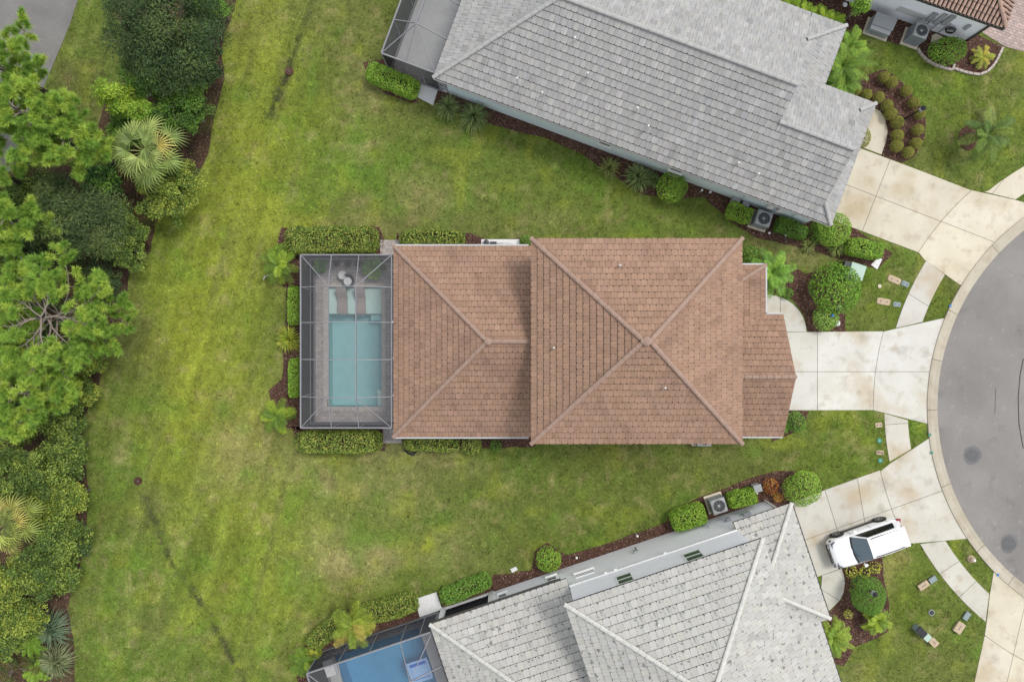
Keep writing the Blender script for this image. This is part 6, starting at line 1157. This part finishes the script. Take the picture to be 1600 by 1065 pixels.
MB().box((2.14, 0, .52), (.07, 1.15, .20)).box((2.12, 0, .73), (.10, .86, .06)).build('grille', MATS['car_black'], car, local=True); MB().box((-2.14, 0, .46), (.08, 1.3, .2)).build('rear_bumper', MATS['car_black'], car, local=True); MB().box((2.165, 0, .62), (.02, .14, .10)).build('badge', MATS['rim_grey'], car, local=True); MB().box((-2.16, 0, .82), (.02, .5, .12)).build('number_plate', MATS['white_slab'], car, local=True)
for s_ in (-1, 1): beam((1.05, s_ * .3, 1.062), (1.9, s_ * .42, .955), .012, .006).build('hood_crease', MATS['car_white'], car, local=True)
# ------------------------------------------------------------ turf blades and mulch chips
def scatter(x0, x1, y0, y1, n):
    return rng.uniform(x0, x1, n), rng.uniform(y0, y1, n)
N_ = 300000
tx, ty = scatter(-31.5, 31.5, -21.5, 21.5, N_)
ok = np.ones(N_, bool)
for poly in NOGRASS: ok &= ~inpoly(tx, ty, poly)
tx, ty = tx[ok], ty[ok]; n = len(tx); tz = ground_z(tx, ty); cl = lawn_color(tx, ty) * (1.12 + .38 * rng.standard_normal((n, 1))).clip(.45, 2.2) * (.62 + .76 * vnoise(tx, ty, .16, 2)[:, None]) * (.8 + .4 * vnoise(tx + 3, ty, .34, 9)[:, None])
dry = rng.random(n) < .07; cl[dry] = cl[dry] * .5 + TAN * .55
V = []; C_ = []
for k in range(3):
    a = rng.uniform(0, 6.283, n); L = rng.uniform(.06, .14, n); h = rng.uniform(.02, .055, n); dx, dy = np.cos(a), np.sin(a); w_ = rng.uniform(.008, .016, n); ox, oy = rng.normal(0, .03, n), rng.normal(0, .03, n)
    V.append(np.stack([np.stack([tx + ox - dy * w_, ty + oy + dx * w_, tz], 1), np.stack([tx + ox + dy * w_, ty + oy - dx * w_, tz], 1), np.stack([tx + ox + dx * L, ty + oy + dy * L, tz + h], 1)], 1)); C_.append(np.repeat(cl[:, None, :], 3, 1))
V = np.concatenate(V).reshape(-1, 3); C_ = np.concatenate(C_).reshape(-1, 3)
o = link('grass', fast_mesh('grass', V, np.arange(len(V)).reshape(-1, 3), C_), MATS['grass_blade']); tag(o, 'short green and straw coloured grass blades of the lawn', 'grass', kind='stuff')
for mname, nm, lab, dens, cols in (('mulch', 'mulch_chips', 'loose brown bark chips in the planting beds', 150, [(.10, .055, .04), (.17, .10, .075), (.06, .03, .022), (.24, .17, .13)]), ('pine_straw', 'leaf_litter', 'brown leaf litter under the left trees', 60, [(.16, .09, .05), (.22, .14, .09), (.10, .06, .035), (.08, .10, .03)])):
    cx_, cy_ = [], []
    for poly, m in BEDS:
        if m != mname: continue
        xs = [p[0] for p in poly]; ys = [p[1] for p in poly]; q = int((max(xs) - min(xs)) * (max(ys) - min(ys)) * dens); a, b = scatter(min(xs), max(xs), min(ys), max(ys), q); k = inpoly(a, b, poly) & (np.abs(a) < 33) & (np.abs(b) < 23); cx_.append(a[k]); cy_.append(b[k])
    cx_, cy_ = np.concatenate(cx_), np.concatenate(cy_); q = len(cx_); Cc = np.stack([cx_, cy_, rng.uniform(.025, .06, q)], 1)
    V, F_, c = leaf_geo(Cc, rng.standard_normal((q, 3)) * .35 + np.array((0, 0, 1)), .10 if mname == 'mulch' else .14, .035, pal(q, cols, .25), .05)
    o = link(nm, fast_mesh(nm, V, F_, c), MATS['mulch_chip']); tag(o, lab, 'mulch', kind='stuff')
# weeds in the swale
ws_x, ws_y = [], []
for l in SW:
    for a, b in zip(l[:-1], l[1:]):
        k = int(math.hypot(b[0] - a[0], b[1] - a[1]) * 130); f = rng.random(k); off = rng.normal(0, .19, k); L = math.hypot(b[0] - a[0], b[1] - a[1]); ux, uy = (b[0] - a[0]) / L, (b[1] - a[1]) / L
        ws_x.append(a[0] + (b[0] - a[0]) * f - uy * off); ws_y.append(a[1] + (b[1] - a[1]) * f + ux * off)
ws_x, ws_y = np.concatenate(ws_x), np.concatenate(ws_y); q = len(ws_x); Cc = np.stack([ws_x, ws_y, ground_z(ws_x, ws_y) + rng.uniform(.02, .09, q)], 1)
keep = vnoise(ws_x, ws_y, .55, 2) + .5 * vnoise(ws_x, ws_y, 1.6, 5) > .80; Cc = Cc[keep]; q = len(Cc)
V, F_, c = leaf_geo(Cc, rng.standard_normal((q, 3)) * .5 + np.array((0, 0, 1)), .13, .035, pal(q, [(.06, .07, .028), (.09, .10, .04), (.12, .155, .035), (.11, .09, .05)], .2), .1)
o = link('swale_weeds', fast_mesh('swale_weeds', V, F_, c), MATS['leaf']); tag(o, 'dark low weeds along the drainage swale', 'weeds', kind='stuff')
